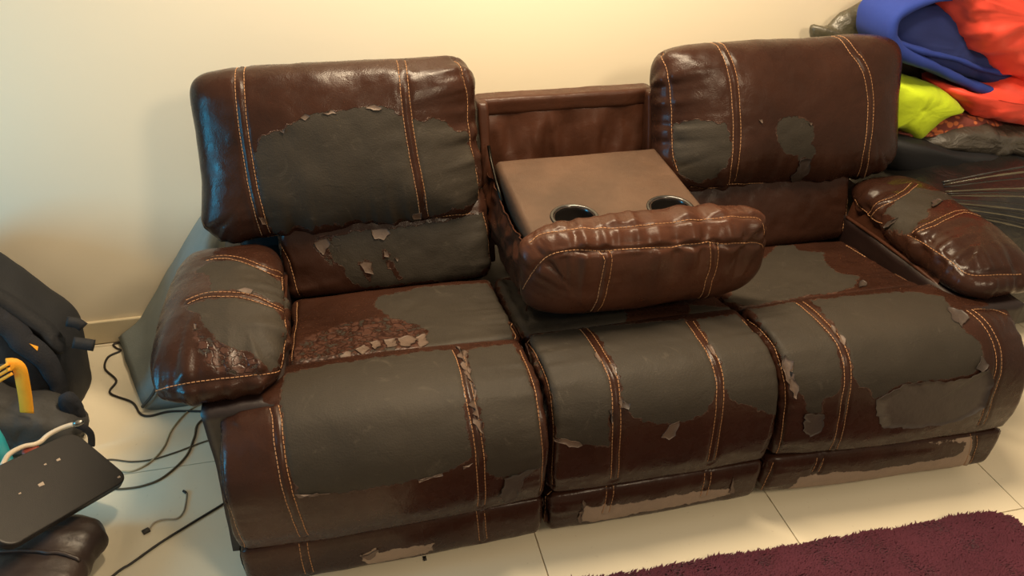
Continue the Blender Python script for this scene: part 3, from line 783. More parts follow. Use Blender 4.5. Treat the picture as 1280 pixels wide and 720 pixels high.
def struct(name, V, F, mat, parent=None, smooth=False):
    o = mesh_obj(name, V, F, mat, parent, smooth=smooth)
    if not parent: o['kind'] = 'structure'
    return o
V, F = box_mesh(-4.2, 3.6, 1.205, 1.33, 0, 2.85, .002); struct('wall_back', V, F, M_WALL)
V, F = box_mesh(-4.2, 3.6, -3.2, 1.205, -.06, -.004, .001); floor = struct('floor', V, F, M_GROUT)
V, F = box_mesh(-4.2, 3.6, 1.190, 1.205, .0, .089, .004); struct('baseboard_back', V, F, M_SKIRT)
TS = .657; first = None
for i in range(-6, 5):
    for j in range(-5, 3):
        x0 = .358 + i * TS; y0 = -.138 + j * TS; x1 = min(x0 + TS, 3.6); y1 = min(y0 + TS, 1.19)
        if x0 < -4.0 or y1 - y0 < .005: continue
        V, F = box_mesh(0, x1 - x0 - .003, 0, y1 - y0 - .003, -.006, 0, .0008)
        if first is not None and abs(y1 - y0 - TS) < 1e-6 and abs(x1 - x0 - TS) < 1e-6:
            o = first.copy(); S.collection.objects.link(o)
        else:
            o = mesh_obj('floor_tile', V, F, M_TILE, floor, smooth=False)
            if abs(y1 - y0 - TS) < 1e-6 and first is None: first = o
        o.location = (x0 + .0015, y0 + .0015, 0)

# ------------------------------------------------------------------ the sofa
sofa = thing('reclining_sofa', (0, .5, 0), 'dark brown three-seat leather reclining sofa, peeling badly, with middle console folded down', 'sofa')

# hidden carcass: base under the seats, arm bodies, backs
V, F = box_mesh(-.97, .97, .06, .95, .07, .38, .03); mesh_obj('base_frame', V, F, M_BODY, sofa)
V, F = box_mesh(-.93, .93, .12, .9, .0, .075, .01); mesh_obj('base_rail', V, F, M_BODY, sofa)
for sx in (-1, 1):
    a, b = sorted((sx * .862, sx * 1.035))
    V, F = cube_grid(10, 30, 20); V = np.array(V)
    V = V * np.array([(b - a) / 2, .42, .215]) + np.array([(a + b) / 2, .53, .287])
    V[:, 0] += sx * .006 * np.cos(V[:, 2] * 9); V = V + .003 * np.stack([vnoise(V, 14, 3)] * 3, 1)
    mesh_obj('arm_side', V, F, M_BODY, sofa)
for sx, x0, x1 in ((-1, -.99, -.285), (1, .285, .99)):
    V, F = box_mesh(x0, x1, .84, .99, .12, .88, .03); V[:, 1] += (V[:, 2] - .5) * .05
    mesh_obj('back_frame', V, F, M_BODY, sofa)

RIGHT = [(.30, .42), (.268, .468), (.262, .486), (.24, .493), (.2, .498), (.15, .5), (.09, .497), (.05, .484), (.018, .452), (0, .41), (-.008, .35), (-.008, .27), (.0, .225), (.006, .206), (.03, .197), (.08, .20)]
LEFTP = [(.31, .41), (.278, .458), (.272, .474), (.25, .484), (.2, .493), (.15, .496), (.09, .492), (.045, .478), (.01, .446), (-.012, .405), (-.022, .35), (-.018, .27), (-.006, .225), (.002, .206), (.03, .197), (.08, .20)]
FOOT = [(.07, .188), (.012, .192), (.003, .18), (.0, .16), (.003, .12), (.008, .085), (.018, .063), (.04, .05), (.09, .05)]
def wing_drop(V, side):
    """the wing beyond the outer seam starts lower and is rounder at its corner"""
    e = np.clip((side * V[:, 0] - .86) / .13, 0, 1)
    k = e * np.clip((V[:, 2] - .36) / .14, 0, 1)
    V[:, 2] -= .014 * k ** 2; V[:, 1] += .035 * k ** 1.5 * np.clip((.16 - V[:, 1]) / .12, 0, 1)
    V[:, 2] -= .04 * e * np.clip((V[:, 1] - .15) / .06, 0, 1)
    return V
def module_lean(V, key):
    """the outer footrests hang a little forward and low at their far ends"""
    if key == 'M': return V
    t = np.clip((np.abs(V[:, 0]) - .3) / .69, 0, 1) * np.clip((.5 - V[:, 2]) / .2, 0, 1)
    V[:, 1] -= (.024 if key == 'R' else .006) * t; V[:, 2] -= (.010 if key == 'R' else .002) * t
    return V
MODS = (('L', -1.003, -.294, LEFTP, .022), ('M', -.286, .286, RIGHT, .012), ('R', .294, .99, RIGHT, .016))
for key, x0, x1, prof, cr in MODS:
    V, F = sweep_patch(prof, x0, x1, .022, .03, cr)
    if key == 'L': V = wing_drop(V, -1)
    if key == 'R': V = wing_drop(V, 1)
    V = module_lean(V, key)
    detailed('pad' + key, 'front_pad', V, F, M_LEATHER, sofa, seed=3 + ord(key), wrinkle=.0022, wr_scale=9)
    V, F = sweep_patch(FOOT, x0, x1, .022, .03, .006); V = module_lean(V, key)
    detailed('foot' + key, 'footrest_panel', V, F, M_LEATHER, sofa, seed=13 + ord(key), wrinkle=.0022, wr_scale=9)
SEAT = [(.70, .36), (.66, .40), (.64, .428), (.6, .437), (.5, .447), (.4, .461), (.32, .474), (.285, .481), (.272, .474), (.27, .45)]
for key, x0, x1 in (('L', -.858, -.292), ('M', -.286, .286), ('R', .292, .858)):
    V, F = sweep_patch(SEAT, x0, x1, .02, .03, .008)
    detailed('seat' + key, 'seat_cushion', V, F, M_LEATHER, sofa, seed=23 + ord(key), wrinkle=.003, wr_scale=10)
LUMB = [(.80, .66), (.76, .655), (.725, .63), (.70, .59), (.675, .53), (.66, .48), (.655, .445), (.67, .42), (.70, .40)]
for key, x0, x1 in (('L', -.872, -.282), ('R', .284, .885)):
    V, F = sweep_patch(LUMB, x0, x1, .03, .035, .012)
    detailed('lumb' + key, 'lumbar_cushion', V, F, M_LEATHER, sofa, seed=33 + ord(key), wrinkle=.003, wr_scale=12)

# head cushions
V, F = puff((.374, .12, .226), 9, 2.7, 1, .0065, 118)
V = rot_x(V, -17); V[:, 0] *= 1 + .03 * (V[:, 2] < 0) * np.abs(V[:, 2] / .2)
V += np.array([-.670, .815, .795]); V[:, 2] += .006 * np.cos((V[:, 0] + .67) * 8)
detailed('headL', 'head_cushion', V, F, M_LEATHER, sofa, rowgap=.011, seed=41, gather=.008, wrinkle=.0035, wr_scale=8)
V, F = puff((.405, .125, .218), 7, 2.6, 1, .0065, 118)
V = rot_x(V, -17)
V += np.array([.640, .815, .802])
detailed('headR', 'head_cushion', V, F, M_LEATHER, sofa, rowgap=.011, seed=47, gather=.0095, wrinkle=.0035, wr_scale=8)

# centre back shell
def shell_box(x0, x1, y0, y1, z0, z1, r, seed, amp=.003, n=(40, 12, 40)):
    V, F = cube_grid(*n); V = np.array(V)
    h = np.array([(x1 - x0) / 2, (y1 - y0) / 2, (z1 - z0) / 2]); c = np.array([(x0 + x1) / 2, (y0 + y1) / 2, (z0 + z1) / 2])
    P = V * h; core = np.clip(P, -(h - r), h - r); e = P - core; l = np.linalg.norm(e, axis=1)
    P = core + np.where(l[:, None] > 1e-9, e / (l[:, None] + 1e-12) * r, 0)
    P = P + c; Nn = normals_of(P, F)
    return P + Nn * (amp * fbm(P, 11, seed))[:, None], F
V, F = shell_box(-.272, .272, .922, .99, .815, .868, .012, 5, .0018, (70, 14, 8)); mesh_obj('shell_top_roll', V, F, M_CONSOLE, sofa)
for sx in (-1, 1):
    a, b = sorted((sx * .246, sx * .276))
    V, F = shell_box(a, b, .895, .985, .40, .866, .008, 6 + sx, .0022, (6, 12, 40)); V[:, 1] += (.866 - V[:, 2]) * -.25
    mesh_obj('shell_side', V, F, M_CONSOLE, sofa)
V, F = shell_box(-.25, .25, .925, .975, .42, .83, .006, 9, .001, (90, 4, 60))
V[:, 1] -= np.clip((.825 - V[:, 2]) / .05, 0, 1) * .013 * np.clip(fbm(V * np.array([1, .2, .28]), 17, 12), -1.2, 1.2) + .004 * fbm(V, 8, 2); V[:, 1] += (.83 - V[:, 2]) * -.18
mesh_obj('shell_panel', V, F, M_CONSOLE, sofa)

# fold-down console: table slab with two cup holders, padded front
def console_table():
    yc = (.44 + .80) / 2; cups = ((-.112, .452), (.152, .452)); R = .052
    n = 96; xs = np.linspace(-.247, .247, n); m = 72; ys = np.linspace(.35, .80, m)
    holes = []
    V = []; idx = {}
    X, Y = np.meshgrid(xs, ys, indexing='ij'); P = np.stack([X.ravel(), Y.ravel()], 1)
    dead = np.zeros(len(P), bool)
    for c in cups:
        d = P - np.array(c); r = np.linalg.norm(d, axis=1)
        near = (r < R * 1.12) & (r > R * .82); P[near] = np.array(c) + d[near] / r[near][:, None] * R
        dead |= r <= R * .82
    z = .703 + (P[:, 1] - .435) * .075
    ex = np.minimum(P[:, 0] + .247, .247 - P[:, 0]); ey = np.minimum(P[:, 1] - .35, .80 - P[:, 1])
    for e in (ex, ey): z -= .012 * np.clip(1 - e / .014, 0, 1) ** 2
    T = np.column_stack([P, z]); T[:, 2] += .0012 * fbm(T, 9, 3)
    F = [f for f in grid_faces(n, m) if not any(dead[i] for i in f)]
    a = len(T); ring = [i * m for i in range(n)] + [(n - 1) * m + j for j in range(1, m)] + [i * m + m - 1 for i in range(n - 2, -1, -1)] + [j for j in range(m - 2, 0, -1)]
    B = T[ring].copy(); B[:, 2] -= .085; T = np.vstack([T, B]); k = len(ring)
    F += [(ring[i], a + i, a + (i + 1) % k, ring[(i + 1) % k]) for i in range(k)]
    F.append(tuple(a + i for i in range(k))[::-1])
    o = mesh_obj('console_table', T, F, M_TABLE, sofa)
    for c in cups:
        zc = .703 + (c[1] - .435) * .075
        prof = [(.064, -.0015), (.0635, .0024), (.060, .0044), (.056, .0038), (.053, .001), (.052, -.01), (.050, -.055), (.046, -.066), (.0, -.068)]
        V = []; s = 40
        for r, h in prof:
            for q in range(s):
                t = 2 * math.pi * q / s; yy = r * math.sin(t); V.append((c[0] + r * math.cos(t), c[1] + yy, zc + h + yy * .075))
        Fc = [f[::-1] for f in grid_faces(len(prof), s, False, True)]
        mesh_obj('cup_holder', V, Fc, M_CUP, o)
    return o
M_CUP = plain('black_glossy_plastic', (.012, .010, .009), .25, vary=.05, coat=.3)
console_table()
V, F = shell_box(-.238, .238, .46, .84, .56, .66, .02, 15, .004, (50, 40, 14)); mesh_obj('console_underside', V, F, M_BODY, sofa)
V, F = puff((.318, .088, .122), 4.6, 2.5, 1, .0055, 118)
# the padded front: flat top lip, belly forward, lower edge tucked back
z = V[:, 2] / .125; x = V[:, 0] / .318
V[:, 0] *= 1 + .05 * np.clip(z, 0, 1) ** 2 * np.abs(x) ** 3
V[:, 1] += -.018 * np.clip(-z, 0, 1) * 0 + .035 * np.clip(-z - .3, 0, 1) ** 1.5
V[:, 2] += .012 * (1 - x ** 2) * np.clip(-z, 0, 1) * -1
V += np.array([.022, .30, .650])
detailed('pillow', 'console_front_pad', V, F, M_CONSOLE, sofa, rowgap=.009, seed=61, gather=.0075, wrinkle=.004, wr_scale=9)
# crumpled leather gusset and steel hinge at the console's left and right sides
for sx in (-1, 1):
    n = 40; m = 26; P = []
    for i in range(n):
        t = i / (n - 1); y = .84 - .50 * t
        for j in range(m):
            q = j / (m - 1); P.append((sx * (.262 + .012 * math.sin(q * 3.1)), y, .675 - .02 * t + .01 * math.sin(t * 9) - q * (.17 - .02 * t)))
    P = np.array(P); P[:, 0] += sx * .010 * fbm(P, 26, 4 + sx); P2 = P.copy(); P2[:, 0] -= sx * .004
    f = grid_faces(n, m); a = n * m
    ring = [i * m for i in range(n)] + [(n - 1) * m + j for j in range(1, m)] + [i * m + m - 1 for i in range(n - 2, -1, -1)] + [j for j in range(m - 2, 0, -1)]
    FF = f + [tuple(i + a for i in q)[::-1] for q in f] + [(ring[i], ring[(i + 1) % len(ring)], a + ring[(i + 1) % len(ring)], a + ring[i]) for i in range(len(ring))]
    mesh_obj('console_gusset', np.vstack([P, P2]), FF, M_CONSOLE, sofa)
    V, F = tube_mesh([(sx * .256, .845, .755), (sx * .256, .81, .725), (sx * .256, .74, .69), (sx * .256, .66, .665)], .005, 6)
    mesh_obj('hinge_bracket', V, F, M_HINGE, sofa)

# arm cushions
def arm(sx):
    V, F = puff((.142 if sx > 0 else .149, .30, .078), 4.5, 2.3, 2, .006, 110)
    t = V[:, 1] / .30
    V[:, 0] *= 1 + .04 * np.clip(-t, 0, 1) - .06 * np.clip(t, 0, 1)
    V[:, 2] += -.030 * np.clip(-t - .35, 0, 1) ** 1.5 * 1.6 + (.012 if sx > 0 else -.012) * np.clip(t, 0, 1)
    V[:, 2] -= .018 * np.clip(sx * V[:, 0] / .142, 0, 1) ** 2
    V += np.array([sx * (.998 if sx < 0 else .992), .435, .557])
    return V, F
V, F = arm(-1); detailed('armL', 'arm_cushion', V, F, M_LEATHER, sofa, seed=71, gather=.0085, wrinkle=.004, wr_scale=10)
V, F = arm(1); detailed('armR', 'arm_cushion', V, F, M_LEATHER, sofa, seed=77, gather=.012, wrinkle=.0045, wr_scale=11)
# inner arm panels with a welt each
for sx in (-1, 1):
    n = 50; m = 12; P = []
    for i in range(n):
        y = .24 + .43 * i / (n - 1)
        for j in range(m):
            q = j / (m - 1); P.append((sx * (.852 + .02 * q), y, .42 + .14 * q))
    P = np.array(P); P[:, 0] += sx * (.006 + .002 * fbm(P, 20, 3)); P2 = P.copy(); P2[:, 0] += sx * .01
    f = grid_faces(n, m); a = n * m
    mesh_obj('inner_arm_panel', np.vstack([P, P2]), f + [tuple(i + a for i in q)[::-1] for q in f], M_CONSOLE, sofa)
    L = resample([(sx * .861, .66, .50), (sx * .862, .5, .507), (sx * .865, .35, .507), (sx * .868, .26, .503), (sx * .872, .23, .495)], .01)
    V, F = tube_mesh(L, .0055, 8); mesh_obj('welt', V, F, M_CONSOLE, sofa)


# ------------------------------------------------------------------ soft things: outlines given real depth
def closed_curve(pts, n):
    P = [np.array(p, float) for p in pts]; m = len(P); out = []
    for k in range(m):
        a, b, c, d = P[k - 1], P[k], P[(k + 1) % m], P[(k + 2) % m]
        for t in np.linspace(0, 1, 16, endpoint=False):
            out.append(0.5 * (2 * b + (c - a) * t + (2 * a - 5 * b + 4 * c - d) * t * t + (3 * b - a - 3 * c + d) * t ** 3))
    out.append(out[0]); out = np.array(out)
    L = np.r_[0, np.cumsum(np.linalg.norm(np.diff(out, axis=0), axis=1))]
    t = np.linspace(0, L[-1], n, endpoint=False)
    return np.stack([np.interp(t, L, out[:, k]) for k in range(2)], 1)

def loft(outline, y0, y1, n=120, m=34, e=.42, lean=0.0, amp=.006, scale=9, seed=1, stretch=(1, 1, 1), zmin=None):
    """a bulky soft body with the given (x, z) outline, running from y0 to y1"""
    C = closed_curve([(p[0], p[-1]) for p in outline], n); cen = C.mean(0); V = []
    for t in np.linspace(.02, math.pi - .02, m):
        s = math.sin(t) ** e; y = (y0 + y1) / 2 - math.cos(t) * (y1 - y0) / 2
        q = cen + (C - cen) * s
        V.append(np.stack([q[:, 0], np.full(n, y), q[:, 1]], 1))
    V = np.array(V).reshape(-1, 3)
    # extra rings toward the centre close both faces
    F = grid_faces(m, n, False, True)
    base = V.copy()
    def cap(row, flip):
        nonlocal V, F
        ring = V[row * n:(row + 1) * n].copy(); c = ring.mean(0); prev = list(range(row * n, row * n + n)); K = 10
        for k in range(1, K):
            r = 1 - k / K; start = len(V); V = np.vstack([V, c + (ring - c) * r]); cur = list(range(start, start + n))
            for i in range(n):
                f = (prev[i], prev[(i + 1) % n], cur[(i + 1) % n], cur[i]); F.append(f if flip else f[::-1])
            prev = cur
        start = len(V); V = np.vstack([V, c[None]])
        for i in range(n):
            f = (prev[i], prev[(i + 1) % n], start); F.append(f if flip else f[::-1])
    cap(0, False); cap(m - 1, True)
    F = [tuple(f) for f in F]; c3 = np.array([cen[0], (y0 + y1) / 2, cen[1]]); ns_ = (m - 1) * n; half = len(F[ns_:]) // 2
    sides = F[:ns_]; fa = F[ns_:ns_ + half]; fb = F[ns_ + half:]
    if (normals_of(V, sides) * (V - c3)).sum() < 0: sides = [f[::-1] for f in sides]
    if normals_of(V, fa)[:, 1].sum() > 0: fa = [f[::-1] for f in fa]
    if normals_of(V, fb)[:, 1].sum() < 0: fb = [f[::-1] for f in fb]
    F = sides + fa + fb; Nn = normals_of(V, F)
    V = V + Nn * (amp * fbm(V * np.array(stretch), scale, seed, 4))[:, None]
    V[:, 1] += lean * (V[:, 2] - V[:, 2].min())
    if zmin is not None: V[:, 2] = np.maximum(V[:, 2], zmin)
    V[:, 1] = np.minimum(V[:, 1], 1.187)
    return V, F

def band(center, thick, y0, y1, n=110, m=26, amp=.004, scale=12, seed=1):
    """a thick folded layer of cloth: an open (x, z) line given thickness, running from y0 to y1, hems rounded"""
    c = smooth_curve([(p[0], p[-1]) for p in center], n); T = np.gradient(c, axis=0); T /= np.linalg.norm(T, axis=1)[:, None]
    Nn = np.stack([-T[:, 1], T[:, 0]], 1); th = thick * (1 + .15 * np.sin(np.linspace(0, 9, n) + seed))
    th *= np.clip(np.sin(np.linspace(0.02, math.pi - .02, n)) * 5, 0, 1) ** .5
    sec = 20; V = []
    for k in range(sec):
        a = 2 * math.pi * k / sec; cy, cz = math.cos(a), math.sin(a)
        py = math.copysign(abs(cy) ** .25, cy); pz = math.copysign(abs(cz) ** .8, cz)
        half = (y1 - y0) / 2; rnd = thick * .5
        y = (y0 + y1) / 2 - py * half
        off = th * .5 * pz
        V.append(np.stack([c[:, 0] + Nn[:, 0] * off, np.full(n, y), c[:, 1] + Nn[:, 1] * off], 1))
    V = np.array(V).reshape(-1, 3); F = grid_faces(sec, n, True, False)
    F += [tuple(k * n for k in range(sec)), tuple(k * n + n - 1 for k in range(sec))[::-1]]
    F = [tuple(f) for f in F]; NN = normals_of(V, [f for f in F if len(f) == 4])
    V = V + NN * (amp * fbm(V, scale, seed, 3))[:, None]
    V[:, 1] = np.minimum(V[:, 1], 1.187)
    return V, F

def fabric(name, color, rough=.85, sheen=.1, bmp=.5, bscale=25, vary=.12):
    return plain(name, color, rough, 0, vary, 8, bmp, bscale, sheen=sheen)
def film(name, color, rough=.22, bscale=26, bmp=.8):
    m, nt, b = new_mat(name)
    nt.links.new(mixc(nt, noise(nt, 12, 3), color, tuple(c * 1.6 for c in color)), b.inputs['Base Color'])
    b.inputs['Roughness'].default_value = rough; b.inputs['Specular IOR Level'].default_value = .7
    h = noise(nt, bscale, 6, .55, dist=1.6); bump(nt, b, h, bmp, .008); return m
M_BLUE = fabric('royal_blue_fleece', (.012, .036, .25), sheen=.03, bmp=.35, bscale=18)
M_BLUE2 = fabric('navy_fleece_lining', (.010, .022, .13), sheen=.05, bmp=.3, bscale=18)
M_RED = fabric('coral_red_nylon', (.80, .065, .035), .55, .1, .5, 14)
M_LIME = fabric('lime_green_knit', (.46, .60, .012), .9, .05, .5, 40)
M_BLACKFILM = film('black_bin_liner', (.005, .0045, .004), .4, 16, .5); M_OLIVEFILM = film('smoky_olive_bin_liner', (.050, .044, .028), .3, 14)
M_GREYFILM = film('grey_black_crinkled_plastic', (.045, .038, .030), .28, 20)
M_DARKCLOTH = fabric('black_holdall_nylon', (.008, .008, .010), .6, .0, .2, 40)
def orange_mat():
    m, nt, b = new_mat('orange_spotted_cotton')
    v = nt.nodes.new('ShaderNodeTexVoronoi'); v.inputs['Scale'].default_value = 42
    g = nt.nodes.new('ShaderNodeNewGeometry'); nt.links.new(g.outputs['Position'], v.inputs['Vector'])
    nt.links.new(mixc(nt, map_range(nt, v.outputs['Distance'], .40, .5), (.48, .13, .045), (.16, .035, .025)), b.inputs['Base Color'])
    b.inputs['Roughness'].default_value = .9; return m

# --- the heap of bags and bedding on the right, standing on the floor beside the sofa
V, F = loft([(1.15, 0), (1.125, .25), (1.13, .46), (1.17, .545), (1.4, .57), (1.7, .55), (1.82, .4), (1.8, 0)], .54, 1.16, 130, 34, .3, 0, .016, 7, 4, (1, 1, .5), .001)
V[:, 0] = np.maximum(V[:, 0], 1.142)
o = mesh_obj('bin_bag', V, F, M_BLACKFILM); tag(o, 'big shiny black plastic bag standing on the floor behind the right arm', 'plastic bag')
V, F = loft([(1.081, 0.800, 0.667), (1.278, 0.800, 0.634), (1.652, 0.800, 0.568), (1.975, 0.800, 0.523), (2.060, 0.800, 0.421), (1.705, 0.800, 0.442), (1.396, 0.800, 0.478), (1.151, 0.800, 0.536)], .82, 1.15, 110, 30, .3, 0, .006, 8, 5)
V[:, 0] = np.maximum(V[:, 0], 1.052)
o = mesh_obj('holdall', V, F, M_DARKCLOTH); tag(o, 'flat black cloth holdall under the crinkled grey plastic bag', 'bag')
V, F = loft([(1.234, 0.860, 0.625), (1.311, 0.860, 0.673), (1.416, 0.860, 0.685), (1.573, 0.860, 0.668), (1.815, 0.860, 0.626), (1.888, 0.860, 0.542), (1.581, 0.860, 0.550), (1.373, 0.860, 0.585)], .84, 1.14, 140, 34, .4, 0, .010, 16, 6, (1, .5, 1))
o = mesh_obj('crinkled_bag', V, F, M_GREYFILM); tag(o, 'crinkled shiny grey-black plastic bag below the orange patterned cloth', 'plastic bag')
V, F = loft([(1.134, 0.900, 0.663), (1.253, 0.900, 0.660), (1.347, 0.900, 0.704), (1.440, 0.900, 0.709), (1.547, 0.900, 0.690), (1.635, 0.900, 0.649), (1.517, 0.900, 0.634), (1.323, 0.900, 0.637), (1.182, 0.900, 0.637)], .885, 1.12, 110, 24, .4, 0, .004, 22, 7)
o = mesh_obj('patterned_cloth', V, F, orange_mat()); tag(o, 'folded orange and brown spotted cloth between lime cloth and red quilt', 'cloth')
V, F = loft([(1.010, 0.880, 0.816), (1.152, 0.880, 0.833), (1.286, 0.880, 0.809), (1.399, 0.880, 0.752), (1.430, 0.880, 0.720), (1.347, 0.880, 0.706), (1.294, 0.880, 0.659), (1.257, 0.880, 0.621), (1.191, 0.880, 0.661), (1.147, 0.880, 0.676), (1.063, 0.880, 0.685)], .862, 1.10, 130, 30, .35, 0, .006, 14, 8)
V[:, 0] = np.where((V[:, 1] < .97), np.maximum(V[:, 0], 1.02), V[:, 0])
o = mesh_obj('lime_cloth', V, F, M_LIME); tag(o, 'crumpled lime yellow-green cloth beneath the blue blanket', 'cloth')
V, F = loft([(0.908, 1.100, 0.963), (0.971, 1.100, 0.970), (1.019, 1.100, 1.015), (1.124, 1.100, 1.047), (1.378, 1.100, 1.021), (1.592, 1.100, 0.875), (1.693, 1.100, 0.700), (1.529, 1.100, 0.681), (1.315, 1.100, 0.724), (1.178, 1.100, 0.751), (1.016, 1.100, 0.767)], 1.095, 1.185, 140, 30, .35, 0, .008, 10, 9)
o = mesh_obj('olive_bag', V, F, M_OLIVEFILM); tag(o, 'smoky olive-black plastic bag behind the right head cushion and blue blanket', 'plastic bag')
# blue blanket: outer fold open to the right, lining folded inside it
blanket = thing('fleece_blanket', (1.3, 1.0, .93), 'royal blue fleece blanket folded double on top of the heap', 'blanket')
V, F = band([(1.471, 0.920, 1.111), (1.282, 0.920, 1.104), (1.143, 0.920, 1.090), (1.059, 0.920, 1.059), (1.045, 0.920, 1.011), (1.063, 0.920, 0.971), (1.122, 0.920, 0.927), (1.241, 0.920, 0.882), (1.366, 0.920, 0.829), (1.474, 0.920, 0.790), (1.597, 0.920, 0.771)], .036, .895, 1.09, amp=.005, scale=11, seed=3)
mesh_obj('outer_fold', V, F, M_BLUE, blanket)
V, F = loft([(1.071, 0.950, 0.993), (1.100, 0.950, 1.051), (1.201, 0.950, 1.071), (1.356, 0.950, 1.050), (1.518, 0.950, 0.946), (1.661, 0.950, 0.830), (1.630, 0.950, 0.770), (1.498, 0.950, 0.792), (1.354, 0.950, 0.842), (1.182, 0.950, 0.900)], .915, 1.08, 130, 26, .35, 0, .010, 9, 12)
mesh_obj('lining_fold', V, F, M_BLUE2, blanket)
V, F = band([(1.053, 0.910, 0.979), (1.170, 0.910, 0.938), (1.316, 0.910, 0.904), (1.421, 0.910, 0.867), (1.533, 0.910, 0.844)], .020, .90, 1.07, amp=.004, scale=11, seed=5)
mesh_obj('hem', V, F, M_BLUE, blanket)
quilt = thing('red_quilt', (1.55, 1.0, .8), 'puffy coral red quilt wrapped over and under the blue blanket', 'quilt')
V, F = loft([(1.130, 0.840, 1.181), (1.181, 0.840, 1.106), (1.279, 0.840, 1.006), (1.396, 0.840, 0.914), (1.563, 0.840, 0.820), (1.751, 0.840, 0.798), (1.881, 0.840, 0.930), (1.722, 0.840, 1.185), (1.376, 0.840, 1.241)], .82, 1.12, 150, 36, .4, 0, .020, 9, 13, (1, .6, 1.6))
mesh_obj('upper_layer', V, F, M_RED, quilt)
V, F = loft([(1.313, 0.860, 0.808), (1.424, 0.860, 0.790), (1.594, 0.860, 0.834), (1.887, 0.860, 0.827), (1.980, 0.860, 0.638), (1.780, 0.860, 0.629), (1.645, 0.860, 0.651), (1.493, 0.860, 0.691), (1.395, 0.860, 0.743)], .845, 1.12, 130, 30, .4, 0, .013, 11, 14)
mesh_obj('lower_layer', V, F, M_RED, quilt)
# clear-black stretch wrap in strands across the big bag
wrap = thing('stretch_wrap', (1.3, .6, .6), 'twisted strands of shiny plastic wrap lying behind the right arm cushion', 'plastic wrap')
rnd = random.Random(9)
for k in range(12):
    a = [(1.083, 0.560, 0.644), (1.155, 0.560, 0.534)]; b = [(1.351, 0.500, 0.705), (1.564, 0.500, 0.424)]; t = k / 11 + rnd.uniform(-.03, .03)
    P0 = np.array(a[0]) + (np.array(a[1]) - np.array(a[0])) * t; P1 = np.array(b[0]) + (np.array(b[1]) - np.array(b[0])) * t
    mid = (P0 + P1) / 2 + np.array([0, -.012, .010]) * rnd.uniform(.5, 1.2)
    L = resample([P0, mid, P1], .02)
    V, F = tube_mesh(L, 0.0018 + .003 * np.abs(vnoise(L, 30, k)), 6); mesh_obj('strand', V, F, M_WRAP if k % 2 else M_BLACKFILM, wrap)

# --- grey-blue storage bag between the sofa's left arm and the wall
def sheet_prism():
    n, m = 60, 70; rear = [(-1.475, .004), (-1.40, .10), (-1.25, .30), (-1.12, .47), (-1.075, .53), (-1.055, .50), (-1.05, .25), (-1.055, .004)]
    front = [(-1.335, .004), (-1.31, .05), (-1.24, .20), (-1.16, .38), (-1.10, .46), (-1.07, .44), (-1.06, .22), (-1.06, .004)]
    A = closed_curve(rear, n); B = closed_curve(front, n); V = []
    for i in range(m):
        t = i / (m - 1); s = 1 if 0 < i < m - 1 else .97
        y = 1.185 + (.785 - 1.185) * t
        q = A + (B - A) * t; V.append(np.stack([q[:, 0], np.full(n, y), q[:, 1]], 1))
    V = np.array(V).reshape(-1, 3); F = grid_faces(m, n, False, True)
    F += [tuple(range(n)), tuple((m - 1) * n + i for i in range(n))[::-1]]
    F = [tuple(f) for f in F]
    NN = normals_of(V, [f for f in F if len(f) == 4])
    if (NN * (V - V.mean(0))).sum() < 0: NN = -NN; F = [f[::-1] for f in F]
    V = V + NN * (.007 * fbm(V, 6, 3))[:, None]; V[:, 2] = np.maximum(V[:, 2], .001); V[:, 1] = np.minimum(V[:, 1], 1.188)
    return V, F
sb = thing('storage_bag', (-1.2, 1.0, 0), 'grey-blue fabric bag leaning on the wall behind the left arm', 'bag')
V, F = sheet_prism(); mesh_obj('bag_body', V, F, plain('grey_blue_canvas', (.20, .225, .215), .8, bmp=.3, bscale=200, vary=.1), sb)
L = resample([(-1.478, 1.17, .012), (-1.43, 1.05, .012), (-1.385, .92, .012), (-1.338, .79, .012)], .01); V, F = tube_mesh(L, .006, 6)
mesh_obj('bottom_piping', V, F, plain('dark_piping', (.05, .06, .062), .7), sb)
L = resample([(-1.352, .785, .02), (-1.30, .782, .085), (-1.245, .782, .21), (-1.165, .782, .39)], .01); V, F = tube_mesh(L, .005, 6)
mesh_obj('side_piping', V, F, bpy.data.materials['dark_piping'], sb)

# --- backpack at the left edge
pack = thing('backpack', (-1.7, .85, 0), 'navy black hiking backpack leaning on the wall at far left, yellow strap', 'backpack')
M_NAVY = plain('navy_black_nylon', (.0045, .0045, .0065), .75, bmp=.3, bscale=150, vary=.25)
M_STRAP = plain('navy_padded_mesh', (.008, .0085, .013), .85, bmp=.5, bscale=260)
M_GREYN = plain('charcoal_nylon', (.030, .028, .026), .7, bmp=.3, bscale=120)
V, F = loft([(-1.582, 0.920, -0.198), (-1.544, 0.920, -0.028), (-1.518, 0.920, 0.142), (-1.524, 0.920, 0.248), (-1.591, 0.920, 0.348), (-1.659, 0.920, 0.442), (-1.751, 0.920, 0.536), (-1.886, 0.920, 0.539), (-2.070, 0.920, 0.355), (-2.306, 0.920, -0.213), (-2.141, 0.920, -0.250), (-1.856, 0.920, -0.223)], .74, 1.10, 140, 36, .30, .06, .006, 8, 21, (1, 1, 1), .001)
V[:, 1] = np.minimum(V[:, 1], 1.187)
mesh_obj('pack_body', V, F, M_NAVY, pack)
ptree = BVHTree.FromPolygons([tuple(v) for v in V], [tuple(f) for f in F])
def snap(tree, pts, lift):
    P, Q = [], []
    for p in pts:
        h = tree.find_nearest(Vector(p)); n_ = np.array(h[1]); P.append(np.array(h[0]) + n_ * lift); Q.append(n_)
    Q = np.array(Q); Q2 = Q.copy()
    for i in range(len(Q)): Q2[i] = Q[max(0, i - 4):i + 5].mean(0)
    Q2 /= np.linalg.norm(Q2, axis=1)[:, None]; return np.array(P), Q2
